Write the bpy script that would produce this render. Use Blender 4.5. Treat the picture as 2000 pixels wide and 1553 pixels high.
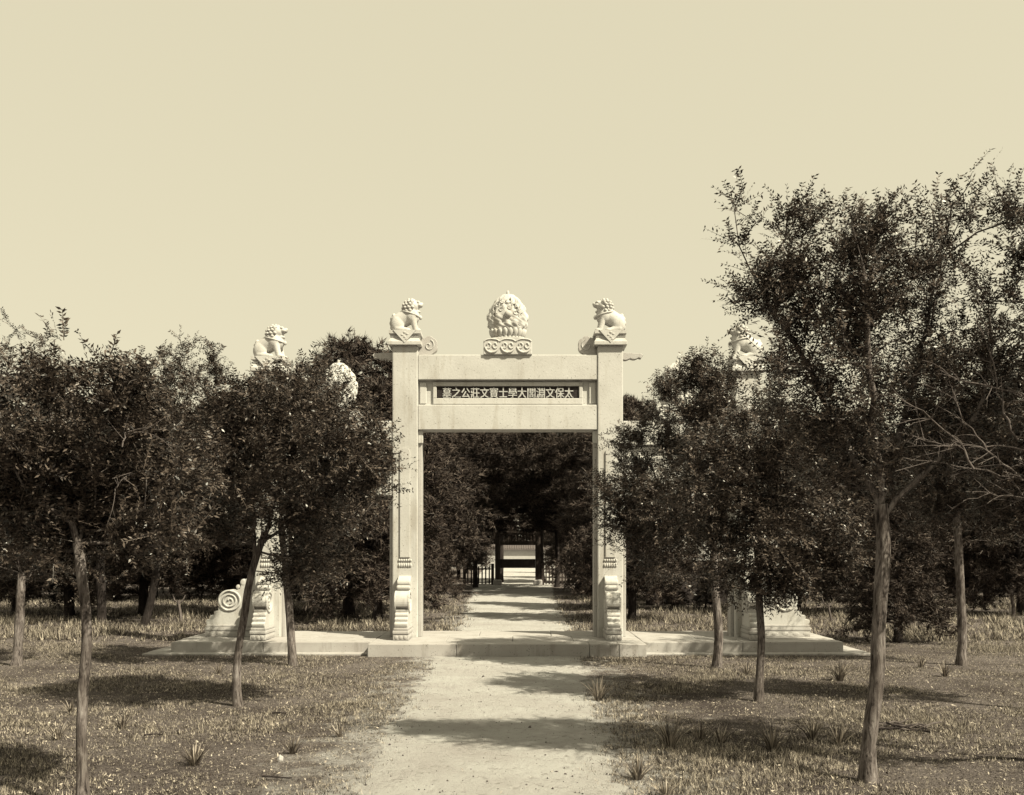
import bpy, bmesh, math, random
import numpy as np
from mathutils import Vector, Matrix, noise

# ------------------------------------------------------------------ camera, sky, sun, exposure
scene = bpy.context.scene
for o in list(bpy.data.objects):
    bpy.data.objects.remove(o)
COL = scene.collection
EYE = 1.95            # eye height
FPX = 1900.0          # focal length in photo pixels (photo 2000 wide)
CX0, HZ = 1008.0, 1080.0   # vanishing point of the avenue in photo pixels
CAMX = 0.17

cd = bpy.data.cameras.new("camera")
cam = bpy.data.objects.new("camera", cd)
COL.objects.link(cam)
cam.location = (CAMX, 0, EYE)
cam.rotation_euler = (math.radians(90), 0, 0)
cd.sensor_width = 36.0
cd.lens = 36.0 * FPX / 2000.0
cd.shift_x = -(CX0 - 1000.0) / 2000.0
cd.shift_y = (HZ - 776.5) / 2000.0
cd.clip_start = 0.1
cd.clip_end = 3000
scene.camera = cam

TO_SUN = Vector((2.15, -1.6, 2.85)).normalized()
ELEV = math.asin(TO_SUN.z)
AZ = math.atan2(TO_SUN.x, TO_SUN.y)

world = bpy.data.worlds.new("World")
scene.world = world
world.use_nodes = True
wn = world.node_tree
wn.nodes.clear()
sky = wn.nodes.new("ShaderNodeTexSky")
sky.sky_type = 'NISHITA'
sky.sun_disc = False
sky.sun_elevation = ELEV
sky.sun_rotation = AZ
sky.dust_density = 4.0
bw = wn.nodes.new("ShaderNodeRGBToBW")
tone = wn.nodes.new("ShaderNodeMapRange")      # the pale, even sky a blue-sensitive plate records
tone.inputs["From Min"].default_value = 1.2
tone.inputs["From Max"].default_value = 4.0
tone.inputs["To Min"].default_value = 3.62
tone.inputs["To Max"].default_value = 4.3
tint = wn.nodes.new("ShaderNodeMix")
tint.data_type = 'RGBA'
tint.blend_type = 'MULTIPLY'
tint.inputs["Factor"].default_value = 1.0
tint.inputs["B"].default_value = (1.0, 0.916, 0.655, 1)
bg = wn.nodes.new("ShaderNodeBackground")
bg.inputs["Strength"].default_value = 0.1
wo = wn.nodes.new("ShaderNodeOutputWorld")
wn.links.new(sky.outputs["Color"], bw.inputs["Color"])
wn.links.new(bw.outputs["Val"], tone.inputs["Value"])
wn.links.new(tone.outputs["Result"], tint.inputs["A"])
wn.links.new(tint.outputs["Result"], bg.inputs["Color"])
wn.links.new(bg.outputs["Background"], wo.inputs["Surface"])

sd = bpy.data.lights.new("sun", 'SUN')
sd.energy = 5.0
sd.angle = math.radians(0.6)
sd.color = (1.0, 0.915, 0.68)
sun = bpy.data.objects.new("sun", sd)
COL.objects.link(sun)
sun.rotation_euler = TO_SUN.to_track_quat('Z', 'Y').to_euler()
sun.location = (20, -15, 30)

scene.view_settings.view_transform = 'Standard'
scene.view_settings.look = 'None'
scene.view_settings.exposure = 1.0
scene.view_settings.gamma = 1.0
scene.render.engine = 'CYCLES'
scene.cycles.max_bounces = 5
scene.cycles.diffuse_bounces = 3
scene.cycles.transparent_max_bounces = 4

random.seed(7)
RNG = np.random.default_rng(11)


# ------------------------------------------------------------------ helpers
def P(px, py, y):
    """photo pixel at distance y -> point in the place"""
    return Vector((CAMX + (px - CX0) * y / FPX, y, EYE + (HZ - py) * y / FPX))


def ground_z(x, y):
    f = np.clip((np.hypot(x, y - 19.8) - 7.0) / 5.0, 0, 1) * np.clip(1.5 - np.abs(y) / 60.0, 0, 1)
    return f * (0.022 * np.sin(x * 0.9 + 1.3) * np.cos(y * 0.7 + 0.4) + 0.014 * np.sin(x * 2.1 + y * 1.7))


def gz(x, y):
    return float(ground_z(np.array(x, float), np.array(y, float)))


def tag(o, label=None, cat=None, group=None, kind=None):
    if label: o["label"] = label
    if cat: o["category"] = cat
    if group: o["group"] = group
    if kind: o["kind"] = kind
    return o


def empty(name, loc=(0, 0, 0)):
    o = bpy.data.objects.new(name, None)
    o.empty_display_size = 0.2
    o.location = loc
    COL.objects.link(o)
    return o


def attach(o, parent):
    """parent keeping world place; roots are pure translations, parts sit at identity"""
    o.parent = parent
    if parent.type == 'EMPTY':
        o.matrix_parent_inverse = Matrix.Translation(Vector(parent.location)).inverted()
    return o


def mesh_obj(name, me, mat, parent=None, smooth=False):
    if smooth:
        me.polygons.foreach_set("use_smooth", np.ones(len(me.polygons), bool))
    if mat and not me.materials:
        me.materials.append(mat)
    o = bpy.data.objects.new(name, me)
    COL.objects.link(o)
    if parent is not None:
        attach(o, parent)
    return o


def bm_obj(name, bm, mat, parent=None, smooth=False):
    me = bpy.data.meshes.new(name)
    bm.to_mesh(me)
    bm.free()
    return mesh_obj(name, me, mat, parent, smooth)


def raw_mesh(name, verts, faces, nv):
    """verts (n,3) array, faces (m,nv) int array"""
    me = bpy.data.meshes.new(name)
    verts = np.asarray(verts, np.float32)
    faces = np.asarray(faces, np.int32)
    me.vertices.add(len(verts))
    me.vertices.foreach_set("co", verts.ravel())
    m = len(faces)
    me.loops.add(m * nv)
    me.loops.foreach_set("vertex_index", faces.ravel())
    me.polygons.add(m)
    me.polygons.foreach_set("loop_start", np.arange(0, m * nv, nv, dtype=np.int32))
    me.polygons.foreach_set("loop_total", np.full(m, nv, np.int32))
    me.update(calc_edges=True)
    return me


def bm_box(bm, x0, x1, y0, y1, z0, z1, bevel=0.0, segs=1):
    r = bmesh.ops.create_cube(bm, size=1.0)
    vs = r["verts"]
    for v in vs:
        v.co = Vector(((x0 + x1) / 2 + v.co.x * (x1 - x0), (y0 + y1) / 2 + v.co.y * (y1 - y0), (z0 + z1) / 2 + v.co.z * (z1 - z0)))
    if bevel > 0:
        es = list({e for v in vs for e in v.link_edges})
        bmesh.ops.bevel(bm, geom=es, offset=bevel, segments=segs, affect='EDGES', profile=0.6)


def box(name, x0, x1, y0, y1, z0, z1, mat, parent=None, bevel=0.012):
    bm = bmesh.new()
    bm_box(bm, x0, x1, y0, y1, z0, z1, bevel)
    return bm_obj(name, bm, mat, parent)


def bm_prism(bm, pts, axis, a0, a1, bevel=0.0):
    """closed outline pts (u,v) pushed from a0 to a1 along axis: 'y' -> (u,a,v), 'x' -> (a,u,v)"""
    def mk(u, v, a):
        return (u, a, v) if axis == 'y' else (a, u, v)
    A = [bm.verts.new(mk(u, v, a0)) for u, v in pts]
    B = [bm.verts.new(mk(u, v, a1)) for u, v in pts]
    n = len(pts)
    fs = [bm.faces.new(A), bm.faces.new(B[::-1])]
    for i in range(n):
        fs.append(bm.faces.new((A[i], B[i], B[(i + 1) % n], A[(i + 1) % n])))
    bmesh.ops.recalc_face_normals(bm, faces=fs)
    if bevel > 0:
        es = [e for e in fs[0].edges] + [e for e in fs[1].edges]
        bmesh.ops.bevel(bm, geom=es, offset=bevel, segments=2, affect='EDGES', profile=0.6)


def bm_ball(bm, c, r, seg=12, rings=8, rot=None):
    res = bmesh.ops.create_uvsphere(bm, u_segments=seg, v_segments=rings, radius=1.0)
    M = Matrix.Translation(Vector(c)) @ (rot.to_4x4() if rot else Matrix.Identity(4)) @ Matrix.Diagonal((r[0], r[1], r[2], 1))
    bmesh.ops.transform(bm, matrix=M, verts=res["verts"])


def sweep(points, radii, sides, cap=False):
    """tube along a polyline -> verts, quads"""
    p = np.asarray(points, float)
    n = len(p)
    r = np.asarray(radii, float)
    t = np.gradient(p, axis=0)
    t /= np.maximum(np.linalg.norm(t, axis=1, keepdims=True), 1e-9)
    up = np.array([0.31, 0.17, 0.93]) if abs(t[0][2]) < 0.8 else np.array([1.0, 0.1, 0.05])
    a = np.cross(t, up)
    a /= np.maximum(np.linalg.norm(a, axis=1, keepdims=True), 1e-9)
    b = np.cross(t, a)
    th = np.arange(sides) * 2 * math.pi / sides
    V = p[:, None, :] + r[:, None, None] * (np.cos(th)[None, :, None] * a[:, None, :] + np.sin(th)[None, :, None] * b[:, None, :])
    V = V.reshape(-1, 3)
    i = np.arange(n - 1)[:, None] * sides
    j = np.arange(sides)[None, :]
    j2 = (j + 1) % sides
    F = np.stack([i + j, i + j2, i + sides + j2, i + sides + j], -1).reshape(-1, 4)
    return V, F


class Quads:
    def __init__(self): self.v, self.f, self.n = [], [], 0
    def add(self, V, F):
        self.v.append(V); self.f.append(F + self.n); self.n += len(V)
    def mesh(self, name):
        return raw_mesh(name, np.concatenate(self.v), np.concatenate(self.f), 4)


def tube_obj(name, pts, radii, sides, mat, parent=None):
    V, F = sweep(pts, radii, sides)
    return mesh_obj(name, raw_mesh(name, V, F, 4), mat, parent, True)


# ------------------------------------------------------------------ materials
def new_mat(name, rough=0.8, spec=0.3):
    m = bpy.data.materials.new(name)
    m.use_nodes = True
    nt = m.node_tree
    b = nt.nodes["Principled BSDF"]
    b.inputs["Roughness"].default_value = rough
    b.inputs["Specular IOR Level"].default_value = spec
    return m, nt, b


def nd(nt, kind, **kw):
    n = nt.nodes.new(kind)
    for k, v in kw.items():
        if k in n.inputs: n.inputs[k].default_value = v
        else: setattr(n, k, v)
    return n


def ramp(nt, src, stops):
    r = nt.nodes.new("ShaderNodeValToRGB")
    els = r.color_ramp.elements
    while len(els) < len(stops): els.new(0.5)
    for e, (p, c) in zip(els, stops):
        e.position = p
        e.color = (*c, 1) if len(c) == 3 else c
    nt.links.new(src, r.inputs["Fac"])
    return r


def g(v, w=1.0):
    """warm grey of value v"""
    k = 1.0 - min(1.0, v / 0.4)            # darker tones lean to brown
    return (v, v * (1 - 0.02 * w - 0.16 * k), v * (1 - 0.05 * w - 0.13 * k))


def coords(nt, scale=(1, 1, 1)):
    tc = nt.nodes.new("ShaderNodeTexCoord")
    mp = nt.nodes.new("ShaderNodeMapping")
    mp.inputs["Scale"].default_value = scale
    nt.links.new(tc.outputs["Object"], mp.inputs["Vector"])
    return mp.outputs["Vector"]


def mult(nt, a, b, fac=1.0):
    m = nt.nodes.new("ShaderNodeMix")
    m.data_type = 'RGBA'; m.blend_type = 'MULTIPLY'
    m.inputs["Factor"].default_value = fac
    nt.links.new(a, m.inputs["A"]); nt.links.new(b, m.inputs["B"])
    return m.outputs["Result"]


def bump(nt, b, h, strength, dist):
    n = nt.nodes.new("ShaderNodeBump")
    n.inputs["Strength"].default_value = strength
    n.inputs["Distance"].default_value = dist
    nt.links.new(h, n.inputs["Height"])
    nt.links.new(n.outputs["Normal"], b.inputs["Normal"])


def make_marble(name, base, stain, speck=0.35):
    m, nt, b = new_mat(name, 0.75, 0.25)
    v = coords(nt)
    vs = coords(nt, (2.2, 2.2, 0.35))
    n1 = nd(nt, "ShaderNodeTexNoise", Scale=1.6, Detail=6.0, Roughness=0.62); nt.links.new(v, n1.inputs["Vector"])
    c1 = ramp(nt, n1.outputs["Fac"], [(0.3, g(base * 0.86)), (0.62, g(base, 0.6))])
    n2 = nd(nt, "ShaderNodeTexNoise", Scale=2.4, Detail=5.0, Roughness=0.65); nt.links.new(vs, n2.inputs["Vector"])
    c2 = ramp(nt, n2.outputs["Fac"], [(0.30, (stain, stain * 0.97, stain * 0.93)), (0.46, (1, 1, 1))])
    n3 = nd(nt, "ShaderNodeTexNoise", Scale=38.0, Detail=2.0); nt.links.new(v, n3.inputs["Vector"])
    c3 = ramp(nt, n3.outputs["Fac"], [(0.27, (speck, speck * 0.95, speck * 0.9)), (0.33, (1, 1, 1))])
    nt.links.new(mult(nt, mult(nt, c1.outputs["Color"], c2.outputs["Color"]), c3.outputs["Color"]), b.inputs["Base Color"])
    n4 = nd(nt, "ShaderNodeTexNoise", Scale=22.0, Detail=8.0, Roughness=0.7); nt.links.new(v, n4.inputs["Vector"])
    bump(nt, b, n4.outputs["Fac"], 0.35, 0.012)
    return m


MARBLE = make_marble("white_marble", 0.455, 0.83)
MARBLE_WORN = make_marble("weathered_marble", 0.37, 0.72, 0.3)
SLAB = make_marble("platform_marble", 0.355, 0.68, 0.25)


def make_plain(name, col, rough=0.85, var=0.35, scale=6.0, bmp=0.3, bd=0.01, stretch=(1, 1, 1)):
    m, nt, b = new_mat(name, rough, 0.2)
    v = coords(nt, stretch)
    n1 = nd(nt, "ShaderNodeTexNoise", Scale=scale, Detail=7.0, Roughness=0.65); nt.links.new(v, n1.inputs["Vector"])
    c = ramp(nt, n1.outputs["Fac"], [(0.3, tuple(x * (1 - var) for x in col)), (0.7, tuple(x * (1 + var) for x in col))])
    nt.links.new(c.outputs["Color"], b.inputs["Base Color"])
    bump(nt, b, n1.outputs["Fac"], bmp, bd)
    return m


TABLET = make_plain("dark_tablet", g(0.022), 0.8, 0.6, 30.0, 0.5, 0.006)
LETTER = make_plain("painted_letter", g(0.42, 0.4), 0.7, 0.1, 20.0)
WOOD = make_plain("old_dark_wood", (0.04, 0.031, 0.028), 0.8, 0.4, 5.0, 0.4, 0.01, (6, 6, 0.6))
PALE_WOOD = make_plain("bleached_wood", g(0.34), 0.8, 0.3, 8.0, 0.4, 0.01, (5, 5, 0.8))
ROOFTILE = make_plain("grey_roof_tile", g(0.09), 0.8, 0.3, 9.0)
PLASTER = make_plain("pale_plaster", g(0.36, 0.5), 0.85, 0.1, 3.0)
BRICK = make_plain("dark_grey_brick", g(0.035), 0.9, 0.3, 14.0)
STONE = make_plain("pale_stone", g(0.32, 0.5), 0.8, 0.2, 9.0)


def make_bark(name, dark, light):
    m, nt, b = new_mat(name, 0.9, 0.15)
    v = coords(nt, (13, 13, 2.2))
    n1 = nd(nt, "ShaderNodeTexNoise", Scale=2.6, Detail=8.0, Roughness=0.72, Distortion=0.6); nt.links.new(v, n1.inputs["Vector"])
    v2 = coords(nt, (1, 1, 1))
    n2 = nd(nt, "ShaderNodeTexNoise", Scale=3.5, Detail=4.0); nt.links.new(v2, n2.inputs["Vector"])
    c1 = ramp(nt, n1.outputs["Fac"], [(0.36, g(dark, 1.6)), (0.5, g((dark + light) / 2, 1.4)), (0.66, g(light))])
    c2 = ramp(nt, n2.outputs["Fac"], [(0.35, (0.62, 0.6, 0.58)), (0.65, (1.1, 1.1, 1.1))])
    nt.links.new(mult(nt, c1.outputs["Color"], c2.outputs["Color"]), b.inputs["Base Color"])
    bump(nt, b, n1.outputs["Fac"], 0.9, 0.02)
    return m


BARK = make_bark("locust_bark", 0.018, 0.25)
BARK_DARK = make_bark("conifer_bark", 0.012, 0.05)
TWIG_BARE = make_bark("bare_twig_bark", 0.06, 0.17)


def make_leaf(name, dark, light, rough=0.45, spec=0.5, trans=0.12, pos=(0.15, 0.9)):
    m, nt, b = new_mat(name, rough, spec)
    geo = nt.nodes.new("ShaderNodeNewGeometry")
    c = ramp(nt, geo.outputs["Random Per Island"], [(pos[0], dark), (pos[1], light)])
    nt.links.new(c.outputs["Color"], b.inputs["Base Color"])
    if trans > 0:
        t = nt.nodes.new("ShaderNodeBsdfTranslucent")
        nt.links.new(c.outputs["Color"], t.inputs["Color"])
        mx = nt.nodes.new("ShaderNodeMixShader")
        mx.inputs["Fac"].default_value = trans
        nt.links.new(b.outputs["BSDF"], mx.inputs[1]); nt.links.new(t.outputs["BSDF"], mx.inputs[2])
        nt.links.new(mx.outputs["Shader"], nt.nodes["Material Output"].inputs["Surface"])
    return m


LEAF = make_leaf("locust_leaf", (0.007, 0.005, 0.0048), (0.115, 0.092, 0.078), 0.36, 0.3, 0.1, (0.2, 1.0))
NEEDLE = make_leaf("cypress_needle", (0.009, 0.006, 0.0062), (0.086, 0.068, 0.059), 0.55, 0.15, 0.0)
GRASS = make_leaf("dry_grass_blade", (0.022, 0.0165, 0.0152), (0.60, 0.54, 0.46), 0.65, 0.25, 0.12, (0.28, 1.0))
gnt = GRASS.node_tree
gb = gnt.nodes["Principled BSDF"]
gcol = gb.inputs["Base Color"].links[0].from_socket
gv = coords(gnt)
gn = nd(gnt, "ShaderNodeTexNoise", Scale=5.5, Detail=6.0, Roughness=0.75); gnt.links.new(gv, gn.inputs["Vector"])
gc = ramp(gnt, gn.outputs["Fac"], [(0.36, (0.28, 0.26, 0.245)), (0.5, (0.8, 0.79, 0.78)), (0.64, (1.25, 1.24, 1.22))])
gm = mult(gnt, gcol, gc.outputs["Color"])
for lk in list(gnt.links):
    if lk.from_socket == gcol and lk.to_node.bl_idname != "ShaderNodeMix":
        to = lk.to_socket
        gnt.links.remove(lk)
        gnt.links.new(gm, to)
TUFT = make_leaf("iris_blade", (0.03, 0.0235, 0.021), (0.30, 0.26, 0.22), 0.5, 0.3, 0.1)

# soil under the grass
SOIL, nt, b = new_mat("grassy_soil", 0.95, 0.1)
v = coords(nt)
n1 = nd(nt, "ShaderNodeTexNoise", Scale=0.6, Detail=8.0, Roughness=0.7); nt.links.new(v, n1.inputs["Vector"])
n2 = nd(nt, "ShaderNodeTexNoise", Scale=42.0, Detail=8.0, Roughness=0.85); nt.links.new(v, n2.inputs["Vector"])
c1 = ramp(nt, n1.outputs["Fac"], [(0.35, g(0.075)), (0.65, g(0.19))])
c2 = ramp(nt, n2.outputs["Fac"], [(0.42, (0.22, 0.2, 0.19)), (0.56, (1.25, 1.23, 1.2))])
sx_ = nt.nodes.new("ShaderNodeSeparateXYZ"); nt.links.new(v, sx_.inputs["Vector"])
ab = nd(nt, "ShaderNodeMath", operation='ABSOLUTE'); nt.links.new(sx_.outputs["X"], ab.inputs[0])
n5 = nd(nt, "ShaderNodeTexNoise", Scale=2.3, Detail=8.0, Roughness=0.7); nt.links.new(v, n5.inputs["Vector"])
ad = nd(nt, "ShaderNodeMath", operation='MULTIPLY_ADD'); nt.links.new(n5.outputs["Fac"], ad.inputs[0]); ad.inputs[1].default_value = 4.5; nt.links.new(ab.outputs[0], ad.inputs[2])
mr = nd(nt, "ShaderNodeMapRange"); nt.links.new(ad.outputs[0], mr.inputs["Value"])
mr.inputs["From Min"].default_value = 3.3; mr.inputs["From Max"].default_value = 4.3
mx = nt.nodes.new("ShaderNodeMix"); mx.data_type = 'RGBA'
nt.links.new(mr.outputs["Result"], mx.inputs["Factor"])
worn = ramp(nt, n2.outputs["Fac"], [(0.36, g(0.10)), (0.5, g(0.36, 0.7))])
nt.links.new(worn.outputs["Color"], mx.inputs["A"])
nt.links.new(mult(nt, c1.outputs["Color"], c2.outputs["Color"]), mx.inputs["B"])
nt.links.new(mx.outputs["Result"], b.inputs["Base Color"])
bump(nt, b, n2.outputs["Fac"], 0.9, 0.05)

PATH, nt, b = new_mat("beaten_earth", 0.95, 0.1)
v = coords(nt)
n1 = nd(nt, "ShaderNodeTexNoise", Scale=0.9, Detail=7.0, Roughness=0.65); nt.links.new(v, n1.inputs["Vector"])
n2 = nd(nt, "ShaderNodeTexNoise", Scale=34.0, Detail=8.0, Roughness=0.85); nt.links.new(v, n2.inputs["Vector"])
n3 = nd(nt, "ShaderNodeTexNoise", Scale=9.0, Detail=9.0, Roughness=0.8); nt.links.new(v, n3.inputs["Vector"])
c1 = ramp(nt, n1.outputs["Fac"], [(0.32, g(0.33)), (0.62, g(0.41, 0.7))])
c2 = ramp(nt, n2.outputs["Fac"], [(0.35, (0.35, 0.32, 0.3)), (0.43, (1, 1, 1))])
c3 = ramp(nt, n3.outputs["Fac"], [(0.33, (0.45, 0.43, 0.4)), (0.45, (1, 1, 1))])
nt.links.new(mult(nt, mult(nt, c1.outputs["Color"], c2.outputs["Color"]), c3.outputs["Color"]), b.inputs["Base Color"])
bump(nt, b, n3.outputs["Fac"], 1.0, 0.06)

# ------------------------------------------------------------------ ground and path
gx = np.concatenate([[-900, -400, -180, -90], np.arange(-45, 45.1, 0.5), [90, 180, 400, 900]])
gy = np.concatenate([[-300, -100, -30], np.arange(-6, 60.1, 0.5), np.arange(65, 140, 8), [180, 300, 600, 1500]])
XX, YY = np.meshgrid(gx, gy)
ZZ = ground_z(XX, YY)
V = np.stack([XX, YY, ZZ], -1).reshape(-1, 3)
nx, ny = len(gx), len(gy)
i = (np.arange(ny - 1)[:, None] * nx + np.arange(nx - 1)[None, :]).ravel()
ground = mesh_obj("ground", raw_mesh("ground", V, np.stack([i, i + 1, i + nx + 1, i + nx], -1), 4), SOIL, None, True)
tag(ground, "dry grassy earth of the tomb avenue", kind="structure")

PY = np.array([4.0, 7.8, 10.0, 11.6, 13.7, 16.8, 20.0, 24.7, 30.9, 39.0, 58.0, 75.0, 124.0])
PL = np.array([-1.2, -1.25, -1.26, -1.24, -1.26, -1.4, -1.5, -1.3, -1.5, -1.85, -2.4, -3.2, -4.0])
PR = np.array([1.0, 1.05, 1.1, 1.16, 1.2, 1.36, 1.6, 1.6, 1.68, 1.8, 2.4, 3.2, 4.0])


def path_edges(y, wob=True):
    l = np.interp(y, PY, PL); r = np.interp(y, PY, PR)
    if wob:
        w1 = np.array([noise.fractal((float(q) * 1.6, 3.7, 0.0), 0.7, 2.2, 5) for q in np.ravel(y)]).reshape(np.shape(y))
        w2 = np.array([noise.fractal((float(q) * 1.6, 9.1, 5.0), 0.7, 2.2, 5) for q in np.ravel(y)]).reshape(np.shape(y))
        l = l + 0.2 * w1
        r = r + 0.2 * w2
    return l, r


py = np.concatenate([np.arange(3, 60, 0.12), np.arange(60, 124.5, 1.0)])
l, r = path_edges(py)
cols = 15
tt = np.linspace(0, 1, cols)
XP = (l[:, None] - 0.05) * (1 - tt) + (r[:, None] + 0.05) * tt
YP = np.repeat(py[:, None], cols, 1)
# grid lies over the coarse ground: follow its facets from slightly above
ZP = ground_z(XP, YP) + 0.010 + np.array([0.010 * noise.fractal((float(a_) * 3.0, float(b_) * 3.0, 0.0), 0.8, 2.0, 3) for a_, b_ in zip(XP.ravel(), YP.ravel())]).reshape(XP.shape)
ZP[:, 0] -= 0.02; ZP[:, -1] -= 0.02
V = np.stack([XP, YP, ZP], -1).reshape(-1, 3)
i = (np.arange(len(py) - 1)[:, None] * cols + np.arange(cols - 1)[None, :]).ravel()
path = mesh_obj("path", raw_mesh("path", V, np.stack([i, i + 1, i + cols + 1, i + cols], -1), 4), PATH, None, True)
tag(path, "pale beaten earth path running under the archway", kind="structure")

# ------------------------------------------------------------------ stone platform
plat = tag(empty("stone_platform", (0, 20, 0)), "long low white marble platform carrying the archway", "platform")
PZ = 0.24
YF, YB = 18.8, 21.35
YC = 18.25


def slab(name, x0, x1, y0, y1, z0, z1, seed):
    bm = bmesh.new()
    bm_box(bm, x0, x1, y0, y1, z0, z1, 0.014, 2)
    rr = random.Random(seed)
    bmesh.ops.subdivide_edges(bm, edges=[e for e in bm.edges if e.calc_length() > 0.5], cuts=3, use_grid_fill=True)
    for vv in bm.verts:
        nz = noise.noise(vv.co * 1.7 + Vector((seed, 0, 0)))
        vv.co += Vector((0, 0, 0.006 * nz)) + Vector((0, 0.006 * noise.noise(vv.co * 2.3 + Vector((0, seed, 0))), 0))
    return bm_obj(name, bm, SLAB, plat)


def row(xs, y0, y1, z0, z1, sd):
    for k in range(len(xs) - 1):
        slab("slab", xs[k] + 0.004, xs[k + 1] - 0.004, y0 + 0.01 * random.uniform(-1, 1), y1, z0, z1 + random.uniform(-0.004, 0.004), sd + k)


row([-2.62, -0.95, 1.55, 2.1], YC, 18.79, -0.1, PZ, 1)                # front kerb, middle bay (steps forward)
row([-6.5, -4.72, -2.64], 18.8, 19.4, -0.1, PZ - 0.012, 11)           # front kerbs of the wings
row([2.64, 4.55, 6.5], 18.8, 19.4, -0.1, PZ - 0.012, 15)
slab("slab", 2.108, 2.62, YC, 18.79, -0.1, PZ - 0.006, 19)
row([-2.63, -1.2, 0.1, 1.3, 2.63], 18.8, 20.1, -0.1, PZ - 0.004, 21)
row([-2.63, -0.6, 0.9, 2.63], 20.11, YB, -0.1, PZ, 27)
row([-6.5, -5.1, -3.9, -2.64], 19.41, YB, -0.1, PZ - 0.003, 31)
row([2.64, 3.8, 5.2, 6.5], 19.41, YB, -0.1, PZ - 0.003, 37)
row([-6.95, -5.0, -2.63], 18.5, 18.79, -0.1, 0.035, 43)               # low apron course at ground level
row([2.63, 4.9, 6.95], 18.5, 18.79, -0.1, 0.035, 47)
slab("slab", -6.95, -6.51, 18.8, 21.2, -0.1, 0.04, 51)
slab("slab", 6.51, 6.95, 18.8, 21.2, -0.1, 0.04, 52)

# ------------------------------------------------------------------ archway
arch = tag(empty("memorial_archway", (0, 20.05, PZ)), "white marble memorial archway of four pillars with seated lions on top", "archway")
YP0, YP1 = 19.8, 20.3       # pillar front and back
YMID = 20.05
HW = 0.257
PILL = {-2.09: 6.17, 2.09: 6.17, -4.89: 5.64, 4.89: 5.64}

for X, top in PILL.items():
    bm = bmesh.new()
    bm_box(bm, X - HW, X + HW, YP0, YP1, PZ - 0.02, top, 0.022, 2)
    pil = bm_obj("pillar", bm, MARBLE, arch)
    # raised front panel with a round head, and lotus bands below it
    for sgn in (1, -1):
        yf = YP0 if sgn > 0 else YP1
        a0, a1 = (yf - 0.03, yf + 0.01) if sgn > 0 else (yf - 0.01, yf + 0.03)
        zt = 4.0 if abs(X) < 3 else 3.0
        pts = [(X - 0.1, 1.86), (X + 0.1, 1.86)] + [(X + 0.1 * math.cos(t), zt + 0.09 * math.sin(t)) for t in np.linspace(0, math.pi, 9)]
        bm = bmesh.new()
        bm_prism(bm, pts, 'y', a0, a1, 0.004)
        bm_obj("raised_panel", bm, MARBLE, pil)
        for zb in (1.70, 1.80):
            bm = bmesh.new()
            for k in range(6):
                cx = X - 0.115 + 0.046 * k
                bm_ball(bm, (cx, yf - sgn * 0.006, zb), (0.024, 0.022, 0.042 if zb < 1.75 else 0.03), 8, 6)
            bm_obj("lotus_band", bm, MARBLE, pil, True)

# beams and panels
def bay(xa, xb, z):
    """z: heights from the top: upper beam top/bottom, panel bottom, lower beam bottom"""
    za, zb, zc, zd = z
    yb0, yb1 = YP0 + 0.025, YP1 - 0.025
    box("beam", xa + 0.003, xb - 0.003, yb0, yb1, zb, za, MARBLE, arch, 0.012)
    box("beam", xa + 0.003, xb - 0.003, yb0, yb1, zd, zc, MARBLE, arch, 0.012)
    rec = 0.125
    w = xb - xa
    fx0, fx1 = xa + 0.3, xb - 0.3
    mid = (zb + zc) / 2
    pan = box("panel", xa + 0.002, xb - 0.002, yb0 + rec, yb1 - rec, zc - 0.004, zb + 0.004, MARBLE, arch, 0.0)
    for yy in (yb0 + rec, yb1 - rec):
        sg = -1 if yy < YMID else 1
        t0, t1 = sorted((yy + sg * 0.001, yy + sg * 0.045))
        ix0, ix1, iz0, iz1 = fx0 + 0.075, fx1 - 0.075, zc + 0.145, zb - 0.115
        box("frame_rail", fx0, fx1, t0, t1, iz1, zb - 0.03, MARBLE, pan, 0.012)
        box("frame_rail", fx0, fx1, t0, t1, zc + 0.02, iz0, MARBLE, pan, 0.012)
        box("frame_stile", fx0, ix0, t0 + 0.002, t1 - 0.002, iz0 + 0.001, iz1 - 0.001, MARBLE, pan, 0.01)
        box("frame_stile", ix1, fx1, t0 + 0.002, t1 - 0.002, iz0 + 0.001, iz1 - 0.001, MARBLE, pan, 0.01)
        for xe in (xa + 0.03, xb - 0.17):
            box("end_block", xe, xe + 0.14, t0 + 0.004, t1 - 0.012, zc + 0.03, zb - 0.04, MARBLE, pan, 0.012)
    return pan, (fx0 + 0.075, fx1 - 0.075, zc + 0.145, zb - 0.115), yb0 + rec


CZ = (5.99, 5.48, 4.97, 4.46)
SZ = (4.64, 4.15, 3.63, 3.12)
pan, win, yfp = bay(-2.09 + HW, 2.09 - HW, CZ)
tab = box("tablet", win[0], win[1], yfp - 0.012, yfp - 0.002, win[2], win[3], TABLET, pan, 0.0)
cu = bpy.data.curves.new("inscription", 'FONT')
cu.body = "墓之公莊文寶士學大閣淵文保太"
cu.size = 0.205
cu.offset = 0.0
cu.extrude = 0.007
cu.space_character = 1.0
cu.align_x = 'CENTER'
tmp = bpy.data.objects.new("tmp_text", cu)
COL.objects.link(tmp)
dg = bpy.context.evaluated_depsgraph_get()
tme = bpy.data.meshes.new_from_object(tmp.evaluated_get(dg))
bpy.data.objects.remove(tmp)
co = np.empty(len(tme.vertices) * 3, np.float32)
tme.vertices.foreach_get("co", co)
co = co.reshape(-1, 3)
cx, cy = (co[:, 0].min() + co[:, 0].max()) / 2, (co[:, 1].min() + co[:, 1].max()) / 2
sx = (2.68) / (co[:, 0].max() - co[:, 0].min())
sy = 0.215 / (co[:, 1].max() - co[:, 1].min())
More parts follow.
